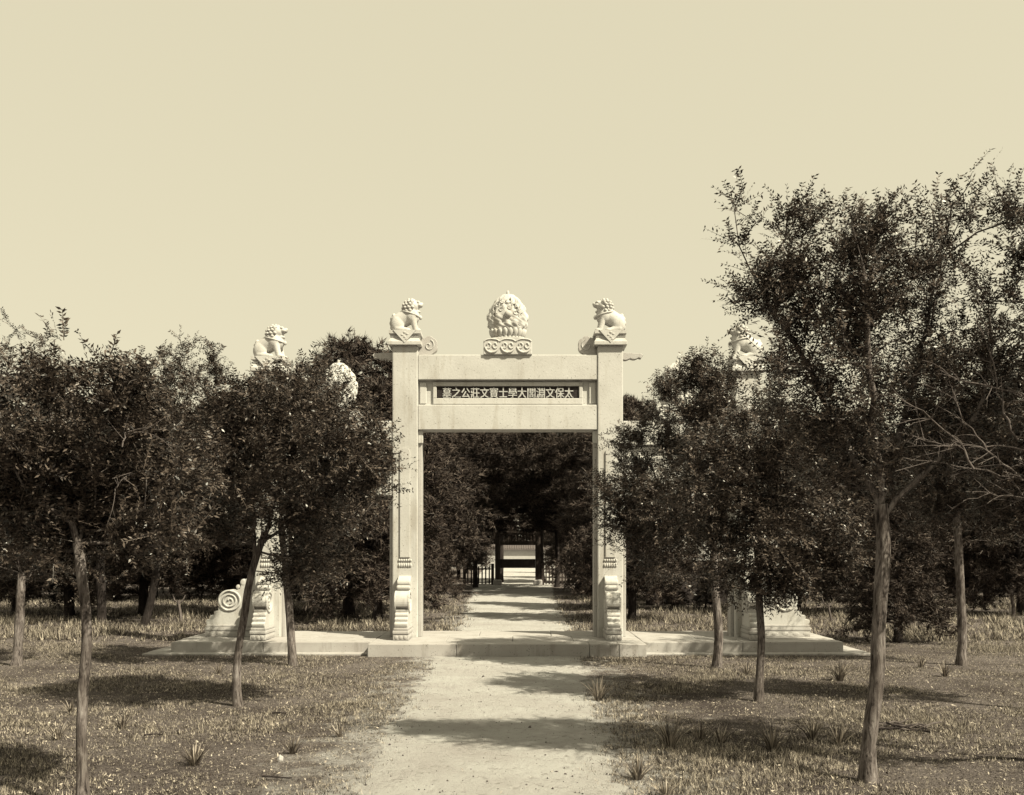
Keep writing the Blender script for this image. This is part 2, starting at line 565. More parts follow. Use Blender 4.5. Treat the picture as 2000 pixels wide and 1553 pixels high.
new = np.stack([(co[:, 0] - cx) * sx, yfp - 0.019 - co[:, 2], (co[:, 1] - cy) * sy + (win[2] + win[3]) / 2 - 0.008], -1)
tme.vertices.foreach_set("co", new.astype(np.float32).ravel())
tme.materials.clear()
bmt = bmesh.new(); bmt.from_mesh(tme)
dp = bmesh.ops.duplicate(bmt, geom=bmt.verts[:] + bmt.edges[:] + bmt.faces[:])
bmesh.ops.translate(bmt, vec=(0.007, 0.0012, -0.003), verts=[e for e in dp["geom"] if isinstance(e, bmesh.types.BMVert)])
jt = random.Random(9)
for vv in bmt.verts: vv.co += Vector((jt.uniform(-1, 1) * 0.003, 0, jt.uniform(-1, 1) * 0.003))
bmt.to_mesh(tme); bmt.free()
ins = mesh_obj("inscription", tme, LETTER, pan)
tag(ins, "raised pale Chinese characters on the dark tablet")
for s in (-1, 1):
    xa, xb = sorted((s * (2.09 + HW), s * (4.89 - HW)))
    bay(xa, xb, SZ)

# jambs standing inside each bay against the pillars
def jamb(x, s, ztop):
    a, b_ = sorted((x, x + s * 0.075))
    box("jamb", a, b_, YP0 + 0.14, YP1 - 0.1, PZ - 0.01, ztop - 0.002, MARBLE_WORN, arch, 0.01)
    a, b_ = sorted((x, x + s * 0.1))
    box("bracket", a, b_, YP0 + 0.09, YP0 + 0.138, ztop - 0.27, ztop - 0.002, MARBLE, arch, 0.01)
for s in (-1, 1):
    jamb(s * (2.09 - HW), -s, CZ[3])
    jamb(s * (2.09 + HW), s, SZ[3])
    jamb(s * (4.89 - HW), -s, SZ[3])


# drum stones that brace the pillars
def drum_outline(U):
    pts = [(-0.01, 0.255), (U - 0.06, 0.255)]
    x0, z0, x1, z1 = U - 0.03, 0.28, U * 0.66, 0.66
    n = 4
    for k in range(n):
        a = Vector((x0 + (x1 - x0) * k / n, z0 + (z1 - z0) * k / n))
        b_ = Vector((x0 + (x1 - x0) * (k + 1) / n, z0 + (z1 - z0) * (k + 1) / n))
        c = (a + b_) / 2
        d = (b_ - a)
        nrm = Vector((d.y, -d.x)).normalized()
        for t in np.linspace(0.05, 0.95, 6):
            q = a + d * t + nrm * d.length * 0.42 * math.sin(math.pi * t)
            pts.append((q.x, q.y))
    c, r = Vector((U * 0.52, 0.79)), 0.235
    for t in np.linspace(math.radians(-18), math.radians(112), 13):
        pts.append((c.x + r * math.cos(t), c.y + r * math.sin(t)))
    pts += [(U * 0.33, 1.04), (U * 0.30, 1.12), (U * 0.27, 1.19), (U * 0.20, 1.27), (U * 0.1, 1.32), (-0.01, 1.34)]
    return pts, c, r


def drum_stone(pos, ang, U):
    """U reaches out along the rotated +x"""
    pts, c, r = drum_outline(U)
    M = Matrix.Translation(Vector(pos)) @ Matrix.Rotation(ang, 4, 'Z') @ Matrix.Diagonal((1, 0.86, 0.93, 1))
    bm = bmesh.new()
    bm_prism(bm, pts, 'y', -0.15, 0.15, 0.016)
    bmesh.ops.transform(bm, matrix=M, verts=bm.verts)
    o = bm_obj("drum_stone", bm, MARBLE, arch)
    bm = bmesh.new()
    bm_box(bm, 0.0, U - 0.015, -0.18, 0.18, 0.0, 0.12, 0.015, 2)
    bm_box(bm, 0.0, U, -0.19, 0.19, 0.125, 0.2, 0.02, 2)
    bm_box(bm, 0.0, U - 0.03, -0.172, 0.172, 0.202, 0.262, 0.02, 2)
    for q in range(5):
        for sy in (-1, 1):
            bm_ball(bm, (0.1 + (U - 0.2) * q / 4, sy * 0.179, 0.06), (0.075, 0.012, 0.04), 8, 6)
    for q in (-1, 0, 1):
        bm_ball(bm, (U - 0.012, q * 0.1, 0.06), (0.012, 0.045, 0.04), 8, 6)
    bmesh.ops.transform(bm, matrix=M, verts=bm.verts)
    bm_obj("plinth", bm, MARBLE_WORN, o)
    for sy in (-1, 1):
        rings = Quads()
        for rad, th in ((r - 0.02, 0.026), (r * 0.56, 0.02)):
            t = np.linspace(0, 2 * math.pi, 29)
            V, F = sweep(np.stack([c.x + rad * np.cos(t), np.full(29, sy * 0.156), c.y + rad * np.sin(t)], -1), np.full(29, th), 8)
            rings.add(V, F)
        t = np.linspace(0.3, 4.6, 16)                           # comma swirl in the middle
        V, F = sweep(np.stack([c.x + (0.022 + 0.011 * t) * np.cos(t), np.full(16, sy * 0.157), c.y + (0.022 + 0.011 * t) * np.sin(t)], -1), np.linspace(0.028, 0.012, 16), 8)
        rings.add(V, F)
        me = rings.mesh("drum_ring")
        me.transform(M)
        mesh_obj("drum_ring", me, MARBLE, o, True)
    # knob: a scrolled roll lying across the top
    bm = bmesh.new()
    for rx, rz, cx, cz in ((0.085, 0.075, U * 0.26, 1.19), (0.06, 0.05, U * 0.36, 1.09)):
        bm_prism(bm, [(cx + 0.7 * rx * math.cos(t), cz + rz * math.sin(t)) for t in np.linspace(0, 2 * math.pi, 18, endpoint=False)], 'y', -0.158, 0.158, 0.03)
    bmesh.ops.transform(bm, matrix=M, verts=bm.verts)
    bm_obj("knob", bm, MARBLE, o)
    return o


for X in PILL:
    drum_stone((X, YP0, PZ), math.radians(-90), 0.76)
    drum_stone((X, YP1, PZ), math.radians(90), 0.76)
    if abs(X) > 3:
        s = 1 if X > 0 else -1
        drum_stone((X + s * HW, YMID, PZ), 0 if s > 0 else math.pi, 1.06)

# ------------------------------------------------------------------ lions
def lion_mesh():
    bm = bmesh.new()
    B = lambda c, r, rot=None: bm_ball(bm, c, r, 20, 14, rot)
    def limb(a, b_, ra, rb, n=7):
        a, b_ = Vector(a), Vector(b_)
        for k in range(n):
            t = k / (n - 1)
            rr = ra + (rb - ra) * t
            B(a.lerp(b_, t), (rr, rr, rr))
    for s in (-1, 1):
        B((-0.18, s * 0.10, 0.16), (0.145, 0.085, 0.165), Matrix.Rotation(0.25, 3, 'Y'))      # haunch
        limb((-0.2, s * 0.12, 0.08), (0.0, s * 0.13, 0.045), 0.065, 0.05)
        B((0.02, s * 0.13, 0.042), (0.085, 0.06, 0.046))
        limb((0.13, s * 0.10, 0.33), (0.205, s * 0.105, 0.05), 0.078, 0.058, 9)
        B((0.235, s * 0.105, 0.042), (0.085, 0.065, 0.046))
        B((0.10, s * 0.115, 0.33), (0.12, 0.07, 0.13))                    # shoulder
        B((0.12, s * 0.135, 0.60), (0.035, 0.03, 0.045))                  # ear
        B((0.255, s * 0.062, 0.60), (0.042, 0.04, 0.03))                  # brow
    limb((-0.18, 0, 0.22), (0.08, 0, 0.36), 0.16, 0.17, 9)                # back and rib cage
    B((0.15, 0, 0.33), (0.13, 0.13, 0.15))                                # chest
    limb((0.05, 0, 0.40), (0.11, 0, 0.5), 0.15, 0.14, 6)                  # neck
    B((0.13, 0, 0.53), (0.15, 0.14, 0.125))                               # head
    B((0.265, 0, 0.55), (0.085, 0.095, 0.05))                             # upper muzzle
    B((0.24, 0, 0.425), (0.062, 0.07, 0.03))                             # lower jaw
    B((0.325, 0, 0.575), (0.034, 0.055, 0.034))                           # nose
    B((0.2, 0, 0.40), (0.06, 0.085, 0.08))                                # beard
    for k, (x, z) in enumerate(((-0.3, 0.12), (-0.315, 0.2), (-0.3, 0.28), (-0.265, 0.34))):
        B((x, 0, z), (0.045, 0.065, 0.055))                               # tail laid up the back
    me = bpy.data.meshes.new("lion_body")
    bm.to_mesh(me); bm.free()
    t = bpy.data.objects.new("tmp_lion", me)
    COL.objects.link(t)
    rm = t.modifiers.new("r", 'REMESH'); rm.mode = 'VOXEL'; rm.voxel_size = 0.011
    sm = t.modifiers.new("s", 'SMOOTH'); sm.iterations = 3; sm.factor = 0.5
    out = bpy.data.meshes.new_from_object(t.evaluated_get(bpy.context.evaluated_depsgraph_get()))
    bpy.data.objects.remove(t)
    return out


LION = lion_mesh()
print("lion verts", len(LION.vertices))


def lion_detail():
    bm = bmesh.new()                      # curls of the mane
    rr = random.Random(4)
    for ring, (zc, rad, n, ph) in enumerate(((0.425, 0.168, 12, 0.0), (0.487, 0.172, 12, 0.3), (0.549, 0.16, 11, 0.1), (0.607, 0.12, 8, 0.4), (0.65, 0.06, 5, 0.2))):
        for k in range(n):
            a = ph + 2 * math.pi * k / n
            x = 0.095 + rad * math.cos(a)
            if math.cos(a) > (0.35 if ring < 3 else 2): continue
            bm_ball(bm, (x, rad * 0.98 * math.sin(a), zc), (0.036, 0.036, 0.031), 9, 7)
    me = bpy.data.meshes.new("mane"); bm.to_mesh(me); bm.free()
    t = np.linspace(0, 2 * math.pi, 25)
    V, F = sweep(np.stack([0.085 + 0.19 * np.cos(t), 0.185 * np.sin(t), 0.37 + 0.05 * np.cos(t) * -1], -1), np.full(25, 0.017), 6)
    col = raw_mesh("collar", V, F, 4)
    bm = bmesh.new()
    bm_ball(bm, (0.295, 0, 0.315), (0.04, 0.04, 0.045), 10, 8)
    for s in (-1, 1): bm_ball(bm, (0.295, s * 0.05, 0.592), (0.018, 0.016, 0.014), 8, 6)
    bell = bpy.data.meshes.new("bell"); bm.to_mesh(bell); bm.free()
    return me, col, bell


MANE, COLLAR, BELL = lion_detail()
LPH = 0.30           # plinth height
for X, top in PILL.items():
    s = 1 if X < 0 else -1           # lions face the middle
    # moulded plinth
    bm = bmesh.new()
    w = 0.335
    bm_box(bm, X - w, X + w, YMID - w, YMID + w, top + 0.001, top + 0.075, 0.012, 2)
    prof = [(w - 0.005, 0.075), (w - 0.03, 0.11), (w - 0.045, 0.15), (w - 0.03, 0.175), (w - 0.06, 0.19), (w - 0.06, 0.215), (w - 0.012, 0.235), (w - 0.012, 0.30)]
    rings = []
    for rr_, zz in prof:
        rings.append([bm.verts.new((X + sx_ * rr_, YMID + sy_ * rr_, top + zz)) for sx_, sy_ in ((-1, -1), (1, -1), (1, 1), (-1, 1))])
    for a, b_ in zip(rings[:-1], rings[1:]):
        for k in range(4):
            bm.faces.new((a[k], a[(k + 1) % 4], b_[(k + 1) % 4], b_[k]))
    bm.faces.new(rings[-1])
    pl = bm_obj("lion_plinth", bm, MARBLE, arch)
    for sy_ in (-1, 1):               # triangular cloth hanging over the moulding
        bm = bmesh.new()
        y0 = YMID + sy_ * (w - 0.01)
        A = [bm.verts.new((X + u, y0 + sy_ * (0.012 if z > 0.2 else 0.02), top + z)) for u, z in ((-0.235, 0.302), (0.235, 0.302), (0, 0.04))]
        Bv = [bm.verts.new((v_.co.x, v_.co.y - sy_ * 0.06, v_.co.z)) for v_ in A]
        fs = [bm.faces.new(A), bm.faces.new(Bv[::-1])] + [bm.faces.new((A[k], Bv[k], Bv[(k + 1) % 3], A[(k + 1) % 3])) for k in range(3)]
        bmesh.ops.recalc_face_normals(bm, faces=fs)
        for k, (u, z) in enumerate(((0, 0.25), (-0.05, 0.2), (0.05, 0.22), (0.0, 0.16), (0.03, 0.12))):
            bm_ball(bm, (X + u, y0 + sy_ * 0.016, top + z), (0.03, 0.01, 0.022), 8, 6)
        bm_obj("stone_cloth", bm, MARBLE, pl)
    jl = random.Random(int(X * 100))
    M = Matrix.Translation((X, YMID, top + LPH - 0.004)) @ Matrix.Rotation(jl.uniform(-0.14, 0.14), 4, 'Z') @ Matrix.Diagonal((s * jl.uniform(0.97, 1.05), 1.0, jl.uniform(0.97, 1.06), 1))
    def inst(me, nm, par):
        m2 = me.copy()
        m2.transform(M)
        if s < 0: m2.flip_normals()
        return mesh_obj(nm, m2, MARBLE, par, True)
    li = inst(LION, "lion", arch)
    inst(MANE, "mane", li); inst(COLLAR, "collar", li); inst(BELL, "bell", li)

# cloud boards piercing the heads of the two tall pillars
def cloud_poly(kind):
    if kind == "curl":
        pts = [(0.0, 0.0), (0.17, -0.02)]
        c = Vector((0.22, 0.19)); 
        for k, t in enumerate(np.linspace(math.radians(-95), math.radians(165), 40)):
            rr_ = 0.185 + 0.016 * abs(math.sin(t * 3.2))
            pts.append((c.x + 0.92 * rr_ * math.cos(t), c.y + rr_ * math.sin(t)))
        pts += [(0.0, 0.20)]
        return pts
    pts = [(0.0, 0.0)]
    for t in np.linspace(0, 1, 15):
        pts.append((0.40 * t, 0.035 * t - 0.028 * abs(math.sin(2.3 * math.pi * t))))
    pts += [(0.45, 0.085), (0.40, 0.12), (0.2, 0.13), (0.0, 0.14)]
    return pts


for X in (-2.09, 2.09):
    inn = 1 if X < 0 else -1
    for kind, sgn, zb in (("curl", inn, 6.02), ("tail", -inn, 5.93)):
        bm = bmesh.new()
        bm_prism(bm, [(X + sgn * (HW - 0.01 + u), zb + z) for u, z in cloud_poly(kind)], 'y', YMID - 0.075, YMID + 0.075, 0.014)
        cb = bm_obj("cloud_board", bm, MARBLE_WORN, arch)
        if kind == "curl":
            t = np.linspace(0, 7.5, 34)
            for yy in (YMID - 0.078, YMID + 0.078):
                q = Quads()
                V, F = sweep(np.stack([X + sgn * (HW + 0.21 + (0.012 + 0.0145 * t) * np.cos(t)), np.full(34, yy), zb + 0.19 + (0.012 + 0.0145 * t) * np.sin(t)], -1), np.full(34, 0.012), 6)
                q.add(V, F)
                mesh_obj("curl_relief", q.mesh("curl_relief"), MARBLE, cb, True)


# flaming jewels on carved seats
def finial(X, z0, k):
    W, H, D = 0.495 * k, 0.36 * k, 0.27 * k
    bm = bmesh.new()
    pts = [(X - W, z0 - 0.004), (X + W, z0 - 0.004), (X + W, z0 + H * 0.72)] + [(X + W * 0.96 * math.cos(t), z0 + H * 0.74 + H * 0.26 * math.sin(t)) for t in np.linspace(0.1, math.pi - 0.1, 15)] + [(X - W, z0 + H * 0.72)]
    bm_prism(bm, pts, 'y', YMID - D, YMID + D, 0.015)
    fin = bm_obj("jewel_finial", bm, MARBLE, arch)
    for sy_ in (-1, 1):
        rel = Quads()
        yy = YMID + sy_ * (D + 0.002)
        for q in (-1, 0, 1):
            cx = X + q * W * 0.66
            t = np.linspace(math.radians(195), math.radians(345), 17)
            V, F = sweep(np.stack([cx + W * 0.29 * np.cos(t), np.full(17, yy), z0 + H * 0.52 + H * 0.42 * np.sin(t)], -1), 0.024 * k * (0.5 + 0.7 * np.sin(np.linspace(0.2, 2.9, 17))), 6); rel.add(V, F)
            for e in (-1, 1):
                t = np.linspace(0, 5.4, 18)
                rad = (0.02 + 0.011 * t) * k
                V, F = sweep(np.stack([cx + e * W * 0.15 + e * rad * np.cos(t), np.full(18, yy), z0 + H * 0.52 + rad * np.sin(t)], -1), np.full(18, 0.016 * k), 6); rel.add(V, F)
            t = np.linspace(0, math.pi, 13)
            V, F = sweep(np.stack([cx + W * 0.3 * np.cos(t), np.full(13, yy), z0 + H * 0.72 + H * 0.14 * np.sin(t)], -1), np.full(13, 0.016 * k), 6); rel.add(V, F)
        mesh_obj("scroll_relief", rel.mesh("scroll_relief"), MARBLE, fin, True)
    # beads
    bm = bmesh.new()
    zb = z0 + H
    for q in range(26):
        a = 2 * math.pi * q / 26
        bm_ball(bm, (X + 0.315 * k * math.cos(a), YMID + 0.19 * k * math.sin(a), zb + 0.018 * k), (0.036 * k, 0.03 * k, 0.022 * k), 8, 6)
    bm_obj("bead_band", bm, MARBLE, fin, True)
    # lotus petals
    n = 20
    for q in range(n):
        a = 2 * math.pi * (q + 0.5) / n
        bm = bmesh.new()
        M = Matrix.Translation((X + 0.335 * k * math.cos(a), YMID + 0.205 * k * math.sin(a), zb + 0.105 * k)) @ Matrix.Rotation(a, 4, 'Z') @ Matrix.Rotation(0.42, 4, 'Y') @ Matrix.Diagonal((0.045 * k, 0.056 * k, 0.10 * k, 1))
        res = bmesh.ops.create_uvsphere(bm, u_segments=10, v_segments=7, radius=1.0)
        bmesh.ops.transform(bm, matrix=M, verts=res["verts"])
        bm_obj("lotus_petal", bm, MARBLE, fin, True)
    # flame-wrapped jewel body: scalloped egg with carved hollows
    nu, nv = 96, 60
    U_ = np.linspace(0, 2 * math.pi, nu, endpoint=False)
    T_ = np.linspace(0.02, math.pi - 0.02, nv)
    uu, vv = np.meshgrid(U_, T_)
    zc, hz = zb + 0.50 * k, 0.435 * k
    zz = np.cos(vv)
    wid = np.sin(vv) ** 0.9 * (1 - 0.27 * zz)
    carve = 0.012 * np.sin(5 * vv + 3 * np.sin(2 * uu)) * np.sin(9 * uu + 2.2 * np.sin(3 * vv)) + 0.008 * np.sin(15 * uu + 7 * np.cos(4 * vv)) * np.sin(11 * vv)
    rim = 0.03 * np.abs(np.sin(6.5 * vv)) * np.abs(np.cos(uu)) ** 3
    xs = (0.385 * k * wid + rim * k) * np.cos(uu)
    ys = (0.185 * k * wid) * np.sin(uu)
    nrm = 1 + carve / 0.3
    V = np.stack([X + xs * nrm, YMID + ys * (1 + carve / 0.11), zc + hz * zz], -1).reshape(-1, 3)
    i_ = np.arange(nv - 1)[:, None] * nu; j_ = np.arange(nu)[None, :]; j2 = (j_ + 1) % nu
    F = np.stack([i_ + j_, i_ + nu + j_, i_ + nu + j2, i_ + j2], -1).reshape(-1, 4)
    mesh_obj("flame_jewel", raw_mesh("flame_jewel", V, F, 4), MARBLE, fin, True)
    bm = bmesh.new()
    M = Matrix.Translation((X, YMID, zc + hz * 1.0)) @ Matrix.Diagonal((0.035 * k, 0.03 * k, 0.075 * k, 1))
    res = bmesh.ops.create_uvsphere(bm, u_segments=10, v_segments=8, radius=1.0)
    bmesh.ops.transform(bm, matrix=M, verts=res["verts"])
    bm_obj("flame_tip", bm, MARBLE, fin, True)
    for sy_ in (-1, 1):
        bm = bmesh.new()
        bm_ball(bm, (X + 0.01, YMID + sy_ * 0.19 * k, zc - 0.02 * k), (0.075 * k, 0.06 * k, 0.075 * k), 16, 12)
        bm_obj("pearl", bm, MARBLE, fin, True)
    # scrolling flames in relief
    rr_ = random.Random(int(X * 10) + 50)
    for sy_ in (-1, 1):
        rel = Quads()
        for q in range(17):
            if q < 11:
                a = math.radians(-25 + 230 * q / 10); ex, ez = 0.265 * k, 0.30 * k
            else:
                a = math.radians(60 * (q - 11) + 20); ex, ez = 0.17 * k, 0.16 * k
            cx, cz = X + ex * math.cos(a), zc - 0.03 * k + ez * math.sin(a)
            t = np.linspace(0.4, 5.6, 16)
            sc = (0.9 if q < 11 else 0.7) * k * rr_.uniform(0.85, 1.15)
            dr = 1 if math.cos(a) > 0 else -1
            xx = cx + dr * sc * (0.012 + 0.0125 * t) * np.cos(t + a)
            zz2 = cz + sc * (0.012 + 0.0125 * t) * np.sin(t + a)
            q2 = np.clip(1 - ((xx - X) / (0.41 * k)) ** 2 - ((zz2 - zc) / (hz * 1.05)) ** 2, 0.02, 1)
            yy = YMID + sy_ * 0.182 * k * np.sqrt(q2)
            V, F = sweep(np.stack([xx, yy, zz2], -1), np.linspace(0.008, 0.014, 16) * k, 6)
            rel.add(V, F)
        for rad in (0.255,):
            t = np.linspace(math.radians(150), math.radians(400), 30)
            xx, zz2 = X + rad * k * np.cos(t) * 0.95, zc + rad * k * np.sin(t)
            q2 = np.clip(1 - ((xx - X) / (0.41 * k)) ** 2 - ((zz2 - zc) / (hz * 1.05)) ** 2, 0.02, 1)
            V, F = sweep(np.stack([xx, YMID + sy_ * 0.182 * k * np.sqrt(q2), zz2], -1), np.full(30, 0.014 * k), 6)
            rel.add(V, F)
        mesh_obj("flame_relief", rel.mesh("flame_relief"), MARBLE, fin, True)


finial(0.0, CZ[0], 1.0)
finial(-3.49, SZ[0], 0.95)
finial(3.49, SZ[0], 0.95)

# ------------------------------------------------------------------ trees
def grow_tree(trunk, tr0, tr1, blobs, tips, seed, start=0.6, seg=0.22, rise=0.25, gap=0.12, mains=(), gap_scale=1.9):
    """trunk: points; blobs: (centre, radii). Branch tips scattered through the blobs are joined back to the
    nearest wood. Returns (trunk pts, radii), list of limb chains per limb, shoot anchors (pos, dir)"""
    rng = np.random.default_rng(seed)
    tp = np.array([tuple(p) for p in trunk], float)
    d = np.r_[0, np.cumsum(np.linalg.norm(np.diff(tp, axis=0), axis=1))]
    n = max(8, int(d[-1] / 0.12))
    s = np.linspace(0, d[-1], n)
    # smooth the polyline
    tp = np.stack([np.interp(s, d, tp[:, k]) for k in range(3)], -1)
    for _ in range(4):
        tp[1:-1] = 0.25 * tp[:-2] + 0.5 * tp[1:-1] + 0.25 * tp[2:]
    pos = [p for p in tp]
    par = [-1] + list(range(n - 1))
    dist = list(s)
    vol = np.array([r[0] * r[1] * r[2] for _, r in blobs]) ** 0.8
    T = []
    while len(T) < tips:
        k = rng.choice(len(blobs), p=vol / vol.sum())
        c, r = blobs[k]
        q = rng.normal(size=3)
        q /= np.linalg.norm(q)
        q = np.array(c) + q * np.array(r) * rng.uniform(0.15, 1.0) ** 0.45
        if noise.noise(Vector(q * gap_scale) + Vector((seed * 3.1, 0, 0))) < gap - 0.33: continue
        T.append(q)
    T = np.array(T)
    fork = tp[-1]
    T = T[np.argsort(np.linalg.norm(T - fork, axis=1))]
    i0 = int(n * start)
    P_ = np.zeros((n + tips * 14 + 400, 3)); P_[:n] = tp
    D_ = np.full(len(P_), 1e9); D_[i0:n] = (s[i0:] - s[-1]) * -0.3
    N_ = n
    tipidx = []
    for ml in mains:                                     # main limbs fixed beforehand
        mp = np.array([tuple(q) for q in ml], float)
        dm = np.r_[0, np.cumsum(np.linalg.norm(np.diff(mp, axis=0), axis=1))]
        k_ = max(4, int(dm[-1] / 0.16))
        sm_ = np.linspace(0, dm[-1], k_)
        mp = np.stack([np.interp(sm_, dm, mp[:, q]) for q in range(3)], -1)
        for _ in range(2): mp[1:-1] = 0.25 * mp[:-2] + 0.5 * mp[1:-1] + 0.25 * mp[2:]
        prev = int(np.argmin(np.linalg.norm(tp[i0:] - mp[0], axis=1))) + i0
        for j in range(1, k_):
            P_[N_] = mp[j] + rng.normal(size=3) * 0.012
            D_[N_] = 0.35 * sm_[j]
            par.append(prev); prev = N_; N_ += 1
    for q in T:
        dv = q[None, :] - P_[:N_]
        dd = np.linalg.norm(dv, axis=1)
        # prefer wood lying below / inside the tip
        cost = dd * (1.0 + 0.5 * np.clip(-dv[:, 2] / np.maximum(dd, 1e-6), 0, 1)) + 0.42 * D_[:N_]
        k = int(np.argmin(cost))
        L = dd[k]
        m = max(1, min(12, int(L / seg)))
        a = P_[k].copy()
        off = rng.normal(size=3) * 0.07 * L + np.array([0, 0, rise * 0.3 * L])
        prev = k
        for j in range(1, m + 1):
            t = j / m
            pt = a + (q - a) * t + off * math.sin(math.pi * t) + (rng.normal(size=3) * 0.02 * L if j < m else 0)
            P_[N_] = pt
            D_[N_] = D_[prev] * 1.0 + np.linalg.norm(pt - P_[prev]) * 1.0
            if prev < n: D_[N_] = np.linalg.norm(pt - P_[prev])
            par.append(prev)
            prev = N_
            N_ += 1
        tipidx.append(prev)
    P_ = P_[:N_]
    # pipe model radii
    child = [[] for _ in range(N_)]
    for k in range(1, N_): child[par[k]].append(k)
    R2 = np.zeros(N_)
    for k in range(N_ - 1, -1, -1):
        R2[k] = max(sum(R2[c] for c in child[k]), 0.0042 ** 2.3)
    R = R2 ** (1 / 2.3)
    tr = np.interp(np.arange(n), [0, n - 1], [tr0 * 0.82, tr1 * 0.82])
    tr[:3] *= np.array([1.5, 1.22, 1.08])[:min(3, n)]
    # scale limbs so that they never exceed the trunk
    top = max(R[c] for k in range(n) for c in child[k] if c >= n)
    sc = min(1.0, tr1 * 0.85 / top)
    # chains
    limbs = []
    for k in range(i0, n):
        for c in child[k]:
            if c < n: continue
            chains = []
            stack = [(k, c)]
            while stack:
                a, b_ = stack.pop()
                ch = [a, b_]
                while child[ch[-1]]:
                    cs = sorted(child[ch[-1]], key=lambda q: -R[q])
                    for o_ in cs[1:]: stack.append((ch[-1], o_))
                    ch.append(cs[0])
                rad = R[ch].copy() * (1 if sc > 0.6 else sc / 0.75)
                rad[0] = min(rad[0], rad[1] * 1.15)
                chains.append((P_[ch], np.maximum(rad, 0.0035)))
            limbs.append(chains)
    anchors = []
    for k in tipidx:
        dr = P_[k] - P_[par[k]]
        anchors.append((P_[k], dr / max(np.linalg.norm(dr), 1e-6)))
        p2 = par[k]
        if p2 >= n:
            anchors.append((P_[p2], dr / max(np.linalg.norm(dr), 1e-6)))
            p3 = par[p2]
            if p3 >= n and rng.random() < 0.5: anchors.append((P_[p3], dr / max(np.linalg.norm(dr), 1e-6)))
    return (tp, tr), limbs, anchors


def leaf_mesh(name, anchors, shoots, leaflets, size, length, seed, droop=0.15, up=0.25):
    """pinnate sprays: every shoot carries paired leaflets, each a folded lozenge"""
    rng = np.random.default_rng(seed)
    A = np.array([a for a, _ in anchors]); D = np.array([d for _, d in anchors])
    A = np.repeat(A, shoots, 0); D = np.repeat(D, shoots, 0)
    n = len(A)
    sd_ = D * 0.9 + rng.normal(size=(n, 3)) * 0.5 + np.array([0, 0, up])
    sd_ /= np.linalg.norm(sd_, axis=1, keepdims=True)
    L = length * rng.uniform(0.55, 1.25, n)
    A = A + rng.normal(size=(n, 3)) * 0.04
    m = leaflets
    t = np.tile((np.arange(m) // 2 * 2 + 1.5) / m, (n, 1))
    side = np.tile(np.where(np.arange(m) % 2 == 0, 1.0, -1.0), (n, 1))
    base = A[:, None, :] + sd_[:, None, :] * (L[:, None] * t)[..., None]
    base[..., 2] -= droop * (L[:, None] * t ** 2)
    upv = np.array([0, 0, 1.0]) + rng.normal(size=(n, 3)) * 0.45
    lat = np.cross(sd_, upv); lat /= np.maximum(np.linalg.norm(lat, axis=1, keepdims=True), 1e-6)
    nr = np.cross(lat, sd_)
    ld = lat[:, None, :] * side[..., None] * 0.85 + sd_[:, None, :] * 0.5 + rng.normal(size=(n, m, 3)) * 0.28
    ld[..., 2] -= 0.12
    ld /= np.linalg.norm(ld, axis=-1, keepdims=True)
    wv = np.cross(ld, nr[:, None, :] + rng.normal(size=(n, m, 3)) * 0.35)
    wv /= np.maximum(np.linalg.norm(wv, axis=-1, keepdims=True), 1e-6)
    ls = size * rng.uniform(0.65, 1.3, (n, m))
    l3 = ls[..., None]
    p0 = base
    p1 = base + ld * l3 * 0.45 + wv * l3 * 0.19
    p2 = base + ld * l3
    p3 = base + ld * l3 * 0.45 - wv * l3 * 0.19
    V = np.stack([p0, p1, p2, p3], 2).reshape(-1, 3)
    tipp = A + sd_ * L[:, None]; tipp[:, 2] -= droop * L
    midp = A + sd_ * (0.5 * L)[:, None]; midp[:, 2] -= droop * 0.25 * L
    wq = lat * 0.0026
    V2 = np.stack([A - wq * 1.3, A + wq * 1.3, tipp + wq * 0.4, tipp - wq * 0.4], 1).reshape(-1, 3)
    V = np.concatenate([V, V2])
    F = np.arange(len(V)).reshape(-1, 4)
    return raw_mesh(name, V, F, 4)


